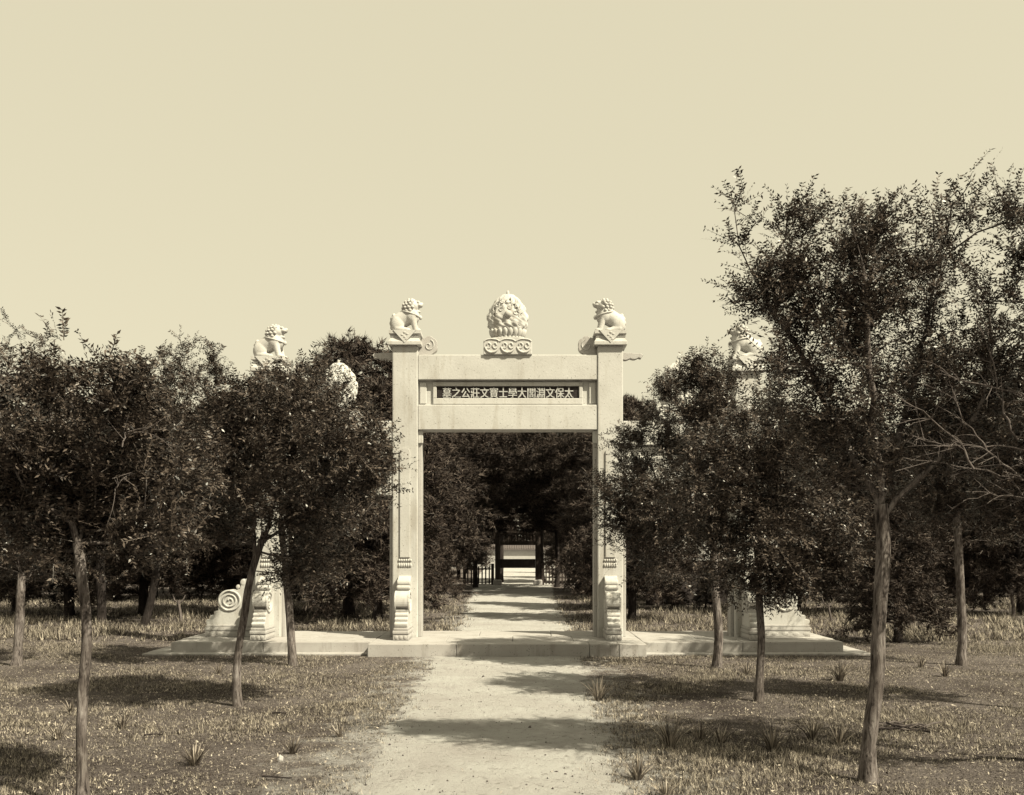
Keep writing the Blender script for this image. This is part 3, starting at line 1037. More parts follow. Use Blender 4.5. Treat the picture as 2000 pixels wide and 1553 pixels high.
def deciduous(name, label, y, trunk_px, r0, r1, blobs_px, tips, seed, start=0.6, depth=1.0, dy=0.0, shoots=5, leaflets=14,
              size=0.05, length=0.26, group="young locust trees along the avenue", lean=0.0, bark=None, leaf=None, gap=0.12, cat="tree", mains_px=(), gap_scale=1.9):
    k = y / FPX
    tr = [P(px, pyy, y) for px, pyy in trunk_px]
    g0 = gz(tr[0].x, y)
    tr[0].z = g0 - 0.06
    for q in range(1, len(tr)):
        tr[q].y += lean * (tr[q].z)
    bl = []
    rr_ = random.Random(seed)
    for (bx, by, rx, ry) in blobs_px:
        c = P(bx, by, y)
        off = rr_.uniform(-0.35, 0.35) * rx * k * depth * 1.6 + dy
        c = P(bx, by, y + off)
        bl.append((tuple(c), (rx * k, rx * k * depth * 0.9 + 0.15, ry * k)))
    (tp, trr), limbs, anchors = grow_tree(tr, r0, r1, bl, tips, seed, start, gap=gap, gap_scale=gap_scale,
                                          mains=[[P(a_, b_, y + d_ * q_ / (len(ml) - 1)) for q_, (a_, b_) in enumerate(ml)] for d_, ml in mains_px])
    root = tag(empty(name, (tr[0].x, y, g0)), label, cat, group)
    # trunk with uneven bark surface
    sides = 14
    V, F = sweep(tp, trr, sides)
    ax = np.repeat(tp, sides, 0)
    nn = np.array([noise.fractal((p[0] * 9, p[1] * 9, p[2] * 2.0 + seed), 0.8, 2.1, 3) for p in V])
    V = ax + (V - ax) * (1 + 0.2 * nn)[:, None]
    mesh_obj("trunk", raw_mesh("trunk", V, F, 4), bark or BARK, root, True)
    for chains in limbs:
        q = Quads()
        for pts, rad in chains:
            V, F = sweep(pts, rad, 7 if rad.max() > 0.02 else 4)
            q.add(V, F)
        mesh_obj("limb", q.mesh("limb"), bark or BARK, root, True)
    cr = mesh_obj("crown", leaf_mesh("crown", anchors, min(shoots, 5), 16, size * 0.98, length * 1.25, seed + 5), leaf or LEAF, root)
    cr["kind"] = "stuff"
    return root


kinked_tree = deciduous("locust_tree", "slim tree with a kinked pale trunk, nearest on the left edge", 7.5,
          [(163, 1580), (160, 1500), (158, 1400), (166, 1300), (174, 1235), (168, 1180), (160, 1120), (152, 1060)], 0.05, 0.044,
          [(110, 712, 90, 72), (60, 830, 120, 130), (230, 880, 140, 120), (120, 990, 170, 120), (290, 980, 110, 110), (-60, 900, 120, 160), (180, 760, 110, 60)],
          440, 101, 0.72, size=0.042, length=0.2, shoots=6)
deciduous("locust_tree", "dark slender tree with a bowed trunk in front of the left wing of the archway", 12.35,
          [(466, 1383), (461, 1330), (465, 1270), (477, 1210), (483, 1150), (492, 1110), (508, 1070), (518, 1040)], 0.064, 0.05,
          [(560, 890, 180, 140), (400, 960, 120, 120), (650, 960, 110, 120), (520, 825, 130, 75), (600, 1090, 80, 45), (515, 1120, 55, 28), (715, 900, 70, 110), (742, 930, 40, 75), (440, 860, 110, 90), (628, 765, 52, 72)],
          460, 102, 0.75, size=0.05, shoots=6,
          mains_px=((0.2, [(500, 1095), (492, 1050), (500, 1000), (490, 930), (450, 850)]), (-0.2, [(506, 1080), (525, 1030), (535, 970), (560, 900), (590, 830)]), (0.3, [(512, 1060), (560, 1030), (620, 990), (680, 940)]), (0.0, [(505, 1085), (560, 1085), (610, 1090)])))
deciduous("locust_tree", "straight tree standing right before the left wing of the platform", 16.84,
          [(572, 1302), (568, 1230), (562, 1160), (556, 1090), (548, 1020)], 0.085, 0.065,
          [(525, 760, 65, 45), (565, 735, 34, 34), (600, 860, 120, 100), (645, 745, 42, 60), (480, 830, 90, 90), (640, 960, 100, 110), (600, 1110, 65, 30), (450, 930, 110, 120)],
          400, 103, 0.6, size=0.052, shoots=6)
deciduous("locust_tree", "short trunked tree at the far left edge beside the kinked tree", 16.84,
          [(32, 1302), (37, 1240), (39, 1190), (42, 1120)], 0.1, 0.08,
          [(10, 1080, 120, 80), (100, 1070, 90, 70), (40, 960, 120, 110), (-80, 1000, 120, 140)], 280, 104, 0.6, size=0.052, shoots=4)
deciduous("locust_tree", "leaning dark tree behind the left end of the platform", 26.5,
          [(281, 1222), (292, 1185), (300, 1150), (325, 1000), (360, 850)], 0.13, 0.08,
          [(385, 710, 70, 50), (350, 790, 120, 90), (310, 720, 45, 45), (380, 900, 140, 110), (250, 900, 120, 120), (310, 1060, 110, 70)], 420, 105, 0.45, size=0.075, length=0.34,
          group="trees behind the platform", shoots=3, bark=BARK_DARK)
deciduous("locust_tree", "low branching dark tree with a short thick trunk, far left background", 26.5,
          [(197, 1224), (199, 1180), (196, 1120), (200, 1000), (190, 880)], 0.16, 0.09,
          [(240, 745, 60, 40), (160, 800, 130, 90), (60, 800, 110, 110), (200, 950, 130, 140), (195, 1120, 95, 60), (70, 960, 120, 130), (20, 680, 90, 60)], 420, 106, 0.25, size=0.075, length=0.34,
          group="trees behind the platform", shoots=3, bark=BARK_DARK)
deciduous("locust_tree", "thin straight tree before the right wing, the more open crown with low leaves", 12.78,
          [(1481, 1374), (1485, 1300), (1487, 1230), (1482, 1160), (1479, 1100), (1478, 1030), (1475, 960)], 0.066, 0.045,
          [(1480, 1080, 120, 90), (1540, 1120, 90, 55), (1560, 980, 110, 90), (1500, 860, 120, 110), (1400, 960, 110, 110), (1620, 1050, 80, 80)],
          420, 107, 0.45, size=0.05, shoots=6)
deciduous("locust_tree", "leafy tree before the right wing whose crown overlaps the right tall pillar", 16.5,
          [(1400, 1308), (1405, 1240), (1399, 1180), (1395, 1120), (1392, 1050)], 0.095, 0.07,
          [(1350, 780, 80, 70), (1270, 880, 80, 90), (1400, 890, 130, 100), (1240, 1000, 75, 80), (1205, 960, 45, 85), (1305, 1000, 100, 75), (1390, 740, 50, 40), (1290, 1110, 55, 40)],
          450, 108, 0.55, size=0.052, shoots=6)
deciduous("locust_tree", "tall tree with a thick ridged trunk and the highest crown, right foreground", 8.33,
          [(1697, 1532), (1695, 1470), (1706, 1390), (1717, 1310), (1716, 1230), (1720, 1150), (1729, 1080), (1729, 1030), (1720, 985)], 0.08, 0.07,
          [(1455, 435, 48, 55), (1640, 480, 90, 60), (1530, 560, 80, 60), (1760, 470, 70, 55), (1680, 620, 120, 70), (1455, 575, 60, 40), (1565, 430, 45, 45), (1600, 550, 110, 80), (1690, 445, 55, 50), (1720, 560, 110, 100), (1815, 440, 65, 55), (1850, 560, 110, 100),
           (1620, 690, 130, 90), (1820, 720, 150, 120), (1560, 780, 110, 90), (1700, 850, 170, 90), (1900, 860, 100, 100), (1925, 390, 50, 45), (1908, 375, 26, 24), (1985, 405, 45, 30), (1620, 930, 80, 60), (1960, 640, 70, 130)],
          640, 109, 0.85, size=0.038, length=0.22, depth=0.8, gap=0.3, shoots=3, gap_scale=4.2,
          mains_px=((0.2, [(1721, 990), (1692, 930), (1650, 860), (1600, 760), (1540, 650), (1470, 540)]), (-0.3, [(1720, 985), (1712, 900), (1702, 780), (1692, 640), (1685, 520)]),
                    (0.5, [(1722, 985), (1745, 900), (1775, 800), (1805, 680), (1825, 540)]), (-0.2, [(1724, 1000), (1780, 935), (1850, 890), (1920, 800), (1940, 660)]), (0.4, [(1716, 1000), (1680, 950), (1640, 925)])))
deciduous("locust_tree", "tree with a bare straight lower trunk near the right edge", 16.84,
          [(1877, 1304), (1880, 1230), (1876, 1150), (1872, 1060), (1868, 1010)], 0.1, 0.075,
          [(1860, 970, 110, 60), (1920, 930, 90, 90), (1800, 950, 90, 80), (1880, 800, 140, 140), (1970, 1000, 60, 60), (1960, 860, 90, 110)], 400, 110, 0.7, size=0.052, shoots=4)
border_tree = deciduous("locust_tree", "spreading tree at the right border, its branches reaching into the picture", 8.0,
          [(2575, 1550), (2560, 1400), (2545, 1250), (2530, 1120), (2500, 1000)], 0.11, 0.09,
          [(2250, 520, 180, 120), (2080, 470, 110, 90), (2400, 560, 180, 140), (2150, 700, 150, 120), (2080, 830, 110, 90), (2350, 800, 180, 140), (2040, 620, 90, 110)], 360, 111, 0.7, size=0.042, length=0.22, shoots=3)


deciduous("locust_tree", "bushy tree behind the branches at the right border", 12.0,
          [(2073, 1390), (2070, 1300), (2066, 1200), (2062, 1120), (2058, 1050)], 0.08, 0.06,
          [(2060, 900, 120, 100), (1980, 980, 80, 70), (2120, 1000, 110, 90), (2050, 780, 110, 90), (1960, 860, 70, 80)], 300, 112, 0.6, size=0.05, shoots=4)

# bare pale branches
def bare(root, y, pts, seed, r0=0.012, nsub=7, dep=0.0):
    rng = np.random.default_rng(seed)
    pp = np.array([tuple(P(a_, b_, y + dep * k_)) for k_, (a_, b_) in enumerate(pts)])
    d_ = np.r_[0, np.cumsum(np.linalg.norm(np.diff(pp, axis=0), axis=1))]
    s_ = np.linspace(0, d_[-1], 14)
    pp = np.stack([np.interp(s_, d_, pp[:, k_]) for k_ in range(3)], -1) + rng.normal(size=(14, 3)) * 0.008
    q = Quads()
    q.add(*sweep(pp, np.linspace(r0, r0 * 0.3, 14), 6))
    for k_ in range(nsub):
        i_ = rng.integers(2, 13)
        t_ = pp[min(13, i_ + 1)] - pp[i_ - 1]; t_ /= np.linalg.norm(t_)
        v_ = t_ * 0.7 + rng.normal(size=3) * 0.6; v_ /= np.linalg.norm(v_)
        L_ = rng.uniform(0.1, 0.36)
        u_ = np.linspace(0, 1, 6)[:, None]
        sp = pp[i_] + v_ * L_ * u_ + rng.normal(size=3) * 0.05 * u_ ** 2
        q.add(*sweep(sp, np.linspace(r0 * 0.5, r0 * 0.2, 6), 4))
        for w_ in range(2):
            v2 = v_ * 0.6 + rng.normal(size=3) * 0.6; v2 /= np.linalg.norm(v2)
            q.add(*sweep(sp[3 + w_] + v2 * L_ * 0.5 * u_[:4], np.linspace(r0 * 0.3, r0 * 0.15, 4), 4))
    mesh_obj("bare_branch", q.mesh("bare_branch"), TWIG_BARE, root, True)


for k_, pts in enumerate(([(2120, 960), (2000, 938), (1900, 915), (1830, 905), (1760, 895)], [(2000, 938), (1930, 880), (1880, 820), (1860, 760)], [(2090, 900), (1960, 870), (1850, 872), (1780, 850)],
                          [(1900, 915), (1870, 860), (1800, 800), (1720, 760)], [(2060, 800), (1960, 760), (1880, 745), (1800, 700)], [(1985, 860), (1950, 780), (1940, 700), (1905, 620)], [(2050, 980), (1950, 965), (1880, 975)])):
    bare(border_tree, 7.75, pts, 500 + k_, 0.0095, 13, 0.03)
for k_, pts in enumerate(([(222, 965), (240, 935), (262, 920)], [(238, 868), (246, 848), (285, 842)])):
    bare(kinked_tree, 7.1, pts, 520 + k_, 0.006, 4, 0.02)

# ---------------------------------------------------------------- conifers
def conifer_meshes(seed, H, skirt, rad, nl, droop, tuft_len, shape):
    rng = np.random.default_rng(seed)
    zt = np.linspace(0, H, 22)
    ph = rng.uniform(0, 6.28, 4)
    tx = 0.12 * np.sin(zt * 0.7 + ph[0]) * zt / H * 2
    ty = 0.12 * np.sin(zt * 0.6 + ph[1]) * zt / H * 2
    tp = np.stack([tx, ty, zt - 0.08], -1)
    tr = np.interp(zt, [0, 0.3, H], [0.2, 0.155, 0.02])
    V, F = sweep(tp, tr, 10)
    trunk = raw_mesh("trunk", V, F, 4)
    limbs = Quads()
    TP, TD = [], []
    az = rng.uniform(0, 6.28)
    for k in range(nl):
        u = (k + rng.uniform(0, 1)) / nl
        z = skirt + (H * 0.97 - skirt) * u
        az += 2.4 + rng.normal() * 0.25
        prof = (1 - u) ** 0.65 if shape == "cone" else math.sin(math.pi * min(1, 0.18 + 0.82 * u)) ** 0.6
        L = rad * max(0.12, prof) * rng.uniform(0.7, 1.12)
        d = np.array([math.cos(az), math.sin(az), 0.0])
        t = np.linspace(0, 1, 9)
        c0 = np.array([np.interp(z, zt, tx), np.interp(z, zt, ty), z])
        pts = c0 + d * (L * t)[:, None]
        pts[:, 2] += L * (0.35 * t - droop * t ** 2) + rng.normal() * 0.05 * t
        pts[:, :2] += np.cumsum(rng.normal(size=(9, 2)) * 0.03 * L, 0)
        V, F = sweep(pts, np.interp(t, [0, 1], [0.02 + 0.016 * L, 0.006]), 5)
        limbs.add(V, F)
        for q in range(int(9 + 9 * L)):
            s_ = rng.uniform(0.22, 1.0) ** 0.8
            b0 = np.array([np.interp(s_, t, pts[:, a]) for a in range(3)])
            sd_ = d * 0.5 + rng.normal(size=3) * np.array([0.7, 0.7, 0.4]) + np.array([0, 0, 0.12 - 0.3 * droop])
            sd_ /= np.linalg.norm(sd_)
            tl = rng.uniform(0.25, 0.6) * (0.6 + 0.4 * L / rad)
            for w in range(4):
                TP.append(b0 + sd_ * tl * (w + 1) / 4 + rng.normal(size=3) * 0.03)
                TD.append(sd_ * 0.8 + rng.normal(size=3) * 0.35)
    TP, TD = np.array(TP), np.array(TD)
    TD /= np.linalg.norm(TD, axis=1, keepdims=True)
    n, m = len(TP), 8
    dd = TD[:, None, :] + rng.normal(size=(n, m, 3)) * 0.55
    dd /= np.linalg.norm(dd, axis=-1, keepdims=True)
    ww = np.cross(dd, rng.normal(size=(n, m, 3))); ww /= np.linalg.norm(ww, axis=-1, keepdims=True)
    ll = tuft_len * rng.uniform(0.6, 1.3, (n, m))[..., None]
    b0 = TP[:, None, :] + rng.normal(size=(n, m, 3)) * 0.02
    V = np.stack([b0 - ww * 0.014, b0 + ww * 0.014, b0 + dd * ll], 2).reshape(-1, 3)
    crown = raw_mesh("crown", V, np.arange(len(V)).reshape(-1, 3), 3)
    return trunk, limbs.mesh("limbs"), crown


CON = [conifer_meshes(21, 7.0, 0.75, 2.3, 90, 0.55, 0.2, "cone"),
       conifer_meshes(22, 7.6, 0.9, 2.5, 95, 0.45, 0.2, "round"),
       conifer_meshes(23, 8.4, 3.3, 3.3, 80, 0.30, 0.22, "round"),
       conifer_meshes(24, 6.4, 0.6, 2.0, 80, 0.6, 0.18, "cone")]
for tr_, li_, cr_ in CON:
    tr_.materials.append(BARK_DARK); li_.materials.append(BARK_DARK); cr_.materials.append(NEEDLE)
    for me in (tr_, li_): me.polygons.foreach_set("use_smooth", np.ones(len(me.polygons), bool))


def conifer(kind, x, y, s, rot, label, group):
    root = tag(empty("cypress_tree", (x, y, gz(x, y) if y < 60 else 0.0)), label, "tree", group)
    root.rotation_euler = (0, 0, rot)
    root.scale = (s, s, s)
    for nm, me in zip(("trunk", "limbs", "crown"), CON[kind]):
        o = bpy.data.objects.new(nm, me)
        COL.objects.link(o)
        o.parent = root
        if nm == "crown": o["kind"] = "stuff"
    return root


rc = random.Random(5)
GL = "dark cypresses behind the archway"
placed = [
    # (kind, x, y, scale, label)
    (0, -3.75, 27.5, 0.98, "dark cypress seen in the arch opening, hugging the left tall pillar"),
    (1, 3.5, 28.0, 0.8, "dark cypress seen in the arch opening, hugging the right tall pillar"),
    (1, -3.7, 33.0, 1.05, "second cypress along the left side of the path, behind the arch opening"),
    (0, 3.9, 34.0, 1.05, "second cypress along the right side of the path, behind the arch opening"),
    (1, -4.0, 45.5, 0.82, "cypress closing in on the path from the left, before the wooden gate"),
    (1, 4.2, 46.5, 0.82, "cypress closing in on the path from the right, before the wooden gate"),
    (2, -2.1, 54.5, 0.93, "cypress arching over the left post of the wooden gate"),
    (2, 2.5, 55.5, 0.93, "cypress arching over the right post of the wooden gate"),
    (2, -3.4, 49.5, 1.2, "tall cypress filling the arch opening high on the left"),
    (2, 3.4, 50.0, 1.25, "tall cypress filling the arch opening high on the right"),
    (2, 1.9, 66.0, 1.5, "tall cypress behind the wooden gate, right of its neighbour"),
    (2, 5.2, 43.5, 1.08, "tall cypress showing just right of the right tall pillar"),
    (2, -0.9, 64.0, 1.45, "tall cypress rising just behind the wooden gate"),
    (1, -4.9, 29.5, 1.14, "cypress showing between the left side jewel and the left tall pillar"),
    (3, 8.5, 21.2, 0.62, "small cypress with a pale trunk beyond the right end of the platform"),
    (1, -4.2, 74.0, 1.0, "cypress just beyond the gate, left of the far pale wall"),
    (1, 4.6, 76.0, 1.0, "cypress just beyond the gate, right of the far pale wall"),
    (0, -4.6, 92.0, 1.15, "distant cypress left of the path, beyond the gate"),
    (0, 5.0, 95.0, 1.15, "distant cypress right of the path, beyond the gate"),
    (0, 17.6, 36.0, 0.85, "cypress with a leaning dark trunk by the right border"),
]
placed += [(3, 5.6, 33.6, 0.27, "low dark shrub before the lattice wall, nearest the archway"), (3, 6.8, 34.0, 0.26, "low dark shrub in the middle before the lattice wall"),
           (3, 8.0, 33.8, 0.28, "low dark shrub before the far end of the lattice wall")]
for k, (kd, x, y, s, lab) in enumerate(placed):
    conifer(kd, x, y, s, rc.uniform(0, 6.28), lab, GL)
n_l = n_r = 0
for yrow, xs, kinds, sc in ((31.0, [-15.8, -13.4, -11.2, -8.9, -6.9, 9.4, 11.6, 13.6, 15.6], (0, 1, 3), 0.9),
                            (40.0, [-19.5, -16.9, -14.4, -12.0, -9.6, -7.2, -5.0, 5.4, 7.5, 9.9, 12.3, 14.7, 19.8], (1, 0), 0.98),
                            (47.0, [-24, -20.5, -17, -13.8, -10.6, -7.6, -5.4, 5.6, 8.4, 11.5, 14.8, 18, 21.5, 25], (1, 2, 0), 1.08),
                            (62.0, [-30, -25, -20, -15, -10.5, -6.6, 6.4, 10.2, 15, 20, 25, 30], (1, 2), 1.2)):
    for ix, x in enumerate(xs):
        side = "left" if x < 0 else "right"
        nside = [v_ for v_ in xs if (v_ < 0) == (x < 0)]
        rank = sorted(nside, key=abs).index(x)
        if yrow < 35:
            lab = "dark cypress in the front row of the grove, %s from the archway on the %s" % (["first", "second", "third", "fourth", "fifth"][rank], side)
        else:
            lab = "dark cypress deep in the dense grove %s of the archway" % side
        conifer(rc.choice(kinds), x + rc.uniform(-0.5, 0.5), yrow + rc.uniform(-1.4, 1.4), sc * rc.uniform(0.88, 1.1), rc.uniform(0, 6.28),
                lab, "cypress grove behind the archway, %s side" % ("left" if x < 0 else "right"))
for k in range(8):
    x = -10.5 + 3.0 * k
    conifer(rc.choice((0, 1)), x + rc.uniform(-0.6, 0.6), 136 + rc.uniform(-3, 3), 1.5, rc.uniform(0, 6.28),
            "dark cypress rising behind the far pale wall", "cypresses behind the far wall")

# ------------------------------------------------------------------ wooden gate and picket fence at the end of the grove
GY = 58.8
gate = tag(empty("wooden_gate", (0.26, GY, 0)), "dark wooden gate with a barred transom at the end of the path", "gate")
for x in (-0.95, 1.48):
    gp = box("post", x - 0.15, x + 0.15, GY - 0.15, GY + 0.15, -0.1, 3.2, WOOD, gate, 0.03)
    box("foot_stone", x - 0.27, x + 0.27, GY - 0.34, GY - 0.155, -0.1, 0.34, STONE, gp, 0.06)
box("lintel", -0.795, 1.325, GY - 0.1, GY + 0.1, 2.42, 2.66, WOOD, gate, 0.02)
box("lintel", -0.795, 1.325, GY - 0.1, GY + 0.1, 3.04, 3.16, WOOD, gate, 0.02)
box("cross_board", -0.795, 1.325, GY - 0.06, GY + 0.06, 1.04, 1.58, WOOD, gate, 0.02)
for k in range(11):
    x = -0.66 + 0.185 * k
    box("transom_bar", x - 0.035, x + 0.035, GY - 0.04, GY + 0.04, 2.662, 3.038, WOOD, gate, 0.01)


def picket_fence(x0, x1, label):
    f = tag(empty("picket_fence", ((x0 + x1) / 2, GY, 0)), label, "fence", "picket fences beside the gate")
    n = int((x1 - x0) / 0.19)
    me = None
    for k in range(n + 1):
        x = x0 + (x1 - x0) * k / n
        z1 = 1.15 + rc.uniform(-0.03, 0.03)
        bm = bmesh.new()
        bm_prism(bm, [(x - 0.042, 0.05), (x + 0.042, 0.05), (x + 0.042, z1 - 0.07), (x, z1), (x - 0.042, z1 - 0.07)], 'y', GY - 0.025, GY + 0.025)
        bm_obj("picket", bm, WOOD, f)
    for z in (0.18, 0.98):
        box("rail", x0 - 0.1, x1 + 0.1, GY + 0.027, GY + 0.08, z - 0.045, z + 0.045, WOOD, f, 0.01)
    for x in (x0 - 0.2, x1 + 0.2):
        box("post", x - 0.09, x + 0.09, GY - 0.07, GY + 0.11, -0.1, 1.3, WOOD, f, 0.015)


picket_fence(-2.75, -1.45, "low dark picket fence left of the wooden gate")
picket_fence(1.98, 3.15, "low dark picket fence right of the wooden gate")

far = tag(empty("boundary_wall", (0, 125, 0)), "pale plastered wall with grey tiled coping seen far through the gate", "wall")
box("wall_face", -9, 9, 125, 125.5, -0.1, 2.35, PLASTER, far, 0.0)
bm = bmesh.new()
bm_prism(bm, [(124.55, 2.352), (125.95, 2.352), (125.9, 2.5), (125.32, 3.05), (125.18, 3.05), (124.6, 2.5)], 'x', -9.2, 9.2)
rf = bm_obj("coping", bm, ROOFTILE, far)
q = Quads()
for k in range(60):
    x = -9 + 0.3 * k
    V, F = sweep(np.array([[x, 124.56, 2.47], [x, 124.85, 2.75], [x, 125.2, 3.06]]), np.full(3, 0.06), 6)
    q.add(V, F)
tl = mesh_obj("tile_rolls", q.mesh("tile_rolls"), ROOFTILE, rf, True)
tl["kind"] = "stuff"

# pierced wall glimpsed right of the archway
LY = 36.0
lat = tag(empty("lattice_wall", (7.6, LY, 0)), "grey brick wall with a pierced white lattice top, half hidden right of the archway", "wall")
box("wall_base", 5.0, 10.4, LY, LY + 0.3, -0.1, 1.66, BRICK, lat, 0.01)
box("rail", 5.0, 10.4, LY - 0.02, LY + 0.32, 1.662, 1.74, PLASTER, lat, 0.01)
box("rail", 5.0, 10.4, LY - 0.02, LY + 0.32, 2.52, 2.62, PLASTER, lat, 0.01)
bm = bmesh.new()
st = 0.155
for a in range(34):
    for b_ in range(5):
        if (a + b_) % 2: continue
        cx, cz = 5.1 + st * a, 1.82 + st * b_
        for e in (-1, 1):
            c = (cx, LY + 0.06, cz)
            r_ = bmesh.ops.create_cube(bm, size=1.0)
            bmesh.ops.transform(bm, matrix=Matrix.Translation(c) @ Matrix.Rotation(e * math.pi / 4, 4, 'Y') @ Matrix.Diagonal((0.235, 0.10 + 0.004 * e, 0.085, 1)), verts=r_["verts"])
ltc = bm_obj("lattice", bm, PLASTER, lat)
ltc["kind"] = "stuff"

# ------------------------------------------------------------------ stakes, stump, small things
def stake(px, y_base, y_top, label, w=0.05):
    yd = 3705.0 / (y_base - HZ)
    a, b_ = P(px, y_base, yd), P(px - 3, y_top, yd)
    a.z = -0.05
    h = b_.z - a.z
    root = tag(empty("cut_sapling", (a.x, yd, 0)), label, "sapling", "cut saplings in the grass")
    t = np.linspace(0, 1, 8)
    pts = np.stack([a.x + (b_.x - a.x) * t + 0.02 * np.sin(t * 5), np.full(8, yd), a.z + h * t], -1)
    V, F = sweep(pts, np.linspace(w, w * 0.7, 8), 8)
    mesh_obj("trunk", raw_mesh("trunk", V, F, 4), TWIG_BARE, root, True)
    for s_ in (-1, 1):
        p = pts[6]
        V, F = sweep(np.array([p, p + [s_ * 0.12, 0, 0.1], p + [s_ * 0.17, 0.03, 0.24]]), [w * 0.6, w * 0.45, w * 0.25], 6)
        mesh_obj("branch_stub", raw_mesh("branch_stub", V, F, 4), TWIG_BARE, root, True)


stake(353, 1218, 1172, "pale cut sapling with two stubs in the grass left of the archway", 0.045)
stake(1622, 1216, 1180, "thin pale cut sapling beyond the right end of the platform", 0.04)
stake(1979, 1205, 1150, "cut sapling at the right border under the cypresses", 0.06)


def tuft(px, pyb, hpx, nb, label):
    yd = 3705.0 / (pyb - HZ)
    c = P(px, pyb, yd)
    h = hpx * yd / FPX
    rng = np.random.default_rng(int(px * 7 + pyb))
    z0 = gz(c.x, yd)
    root_xy = np.array([c.x, yd, z0 - 0.01])
    V, F = [], []
    for k in range(nb):
        a = rng.uniform(0, 6.28); spread = rng.uniform(0.05, 0.95)
        L = h * rng.uniform(0.6, 1.25)
        b0 = root_xy + np.array([math.cos(a), math.sin(a), 0]) * rng.uniform(0, 0.16) * h
        out = np.array([math.cos(a), math.sin(a), 0]) * spread
        w = np.array([-math.sin(a + rng.normal() * 0.6), math.cos(a + rng.normal() * 0.6), 0]) * 0.0058
        pts = [b0 + L * (out * t ** 1.4 + np.array([0, 0, 1]) * (t - 0.25 * spread * t * t)) for t in (0, 0.4, 0.75, 1.0)]
        i0 = len(V)
        for j, p in enumerate(pts):
            ww = w * (1, 0.9, 0.6, 0.08)[j]
            V += [p - ww, p + ww]
        for j in range(3):
            F.append((i0 + 2 * j, i0 + 2 * j + 1, i0 + 2 * j + 3, i0 + 2 * j + 2))
    o = mesh_obj("grass_tuft", raw_mesh("grass_tuft", np.array(V), np.array(F), 4), TUFT)
    tag(o, label, "grass tuft", "coarse grass tufts on the turf")


tuft(380, 1492, 46, 90, "round spiky grass tuft between the two nearest left trunks")
tuft(237, 1424, 34, 40, "spiky grass tuft just right of the kinked left trunk")
tuft(113, 1446, 38, 40, "spiky grass tuft just left of the kinked left trunk")
tuft(572, 1470, 36, 40, "spiky grass tuft above the small white stone")
tuft(664, 1440, 30, 26, "sparse grass tuft close to the left edge of the path")
tuft(428, 1316, 24, 40, "grass tuft left of the bowed trunk, near the platform")
tuft(138, 1392, 30, 26, "small grass tuft against the kinked left trunk")
tuft(1168, 1368, 44, 80, "pale grass tuft on the right edge of the path below the archway")
tuft(1246, 1524, 46, 70, "pale grass tuft nearest the camera, right of the path")
tuft(1640, 1330, 40, 110, "dark dense grass tuft left of the thick ridged trunk")
tuft(1588, 1442, 42, 70, "upright grass tuft, left one of the pair before the thick ridged trunk")
tuft(1638, 1454, 42, 70, "upright grass tuft, right one of the pair before the thick ridged trunk")
tuft(1308, 1462, 60, 50, "tall thin grass tuft in the shadow right of the path")
tuft(1368, 1448, 50, 40, "tall thin grass tuft in the shadow, right of a similar one")
tuft(1508, 1466, 56, 60, "tall grass tuft below the thin straight tree")
tuft(1408, 1452, 40, 30, "loose grass tuft between the path shadow and the thin straight tree")
tuft(1458, 1318, 26, 40, "small dark grass tuft between the two trunks before the right wing")
tuft(1798, 1304, 26, 34, "small grass tuft right of the thick ridged trunk")
tuft(1846, 1322, 30, 50, "low grass tuft left of the bare straight trunk near the right edge")
tuft(1300, 1560, 40, 40, "grass tuft at the bottom edge right of the path")

# little heap of dead branches beside the thick trunk
yd = 3705.0 / (1430 - HZ)
c = P(1765, 1430, yd)
heap = tag(empty("branch_heap", (c.x, yd, 0)), "heap of dead branches lying on the grass right of the thick trunk", "branches")
rh = np.random.default_rng(3)
for k in range(16):
    a = rh.uniform(-0.5, 0.5) + (math.pi if k % 3 == 0 else 0)
    L = rh.uniform(0.25, 0.6)
    o_ = np.array([c.x + rh.normal() * 0.16, yd + rh.normal() * 0.12, 0.03 + 0.012 * (k % 5)])
    t = np.linspace(-0.5, 0.5, 6)[:, None]
    pts = o_ + t * L * np.array([math.cos(a), math.sin(a), 0.08 * rh.normal()]) + rh.normal(size=(6, 3)) * 0.012
    V, F = sweep(pts, np.linspace(0.012, 0.005, 6), 5)
    mesh_obj("stick", raw_mesh("stick", V, F, 4), TWIG_BARE if k % 2 else BARK_DARK, heap, True)


def rock(name, px, pyb, wpx, hpx, mat, label, cat, seed):
    yd = 3705.0 / (pyb - HZ)
    c = P(px, pyb, yd); k = yd / FPX
    bm = bmesh.new()
    bmesh.ops.create_icosphere(bm, subdivisions=3, radius=1.0)
    for vv in bm.verts:
        f = 1 + 0.35 * noise.noise(vv.co * 1.3 + Vector((seed, 0, 0)))
        vv.co = Vector((c.x + vv.co.x * f * wpx * k / 2, yd + vv.co.y * f * wpx * k / 2.4, gz(c.x, yd) + hpx * k * 0.4 + vv.co.z * f * hpx * k * 0.6))
    return tag(bm_obj(name, bm, mat, None, False), label, cat)


rock("white_stone", 547, 1484, 12, 13, STONE, "small white stone in the grass left of the path", "stone", 1)

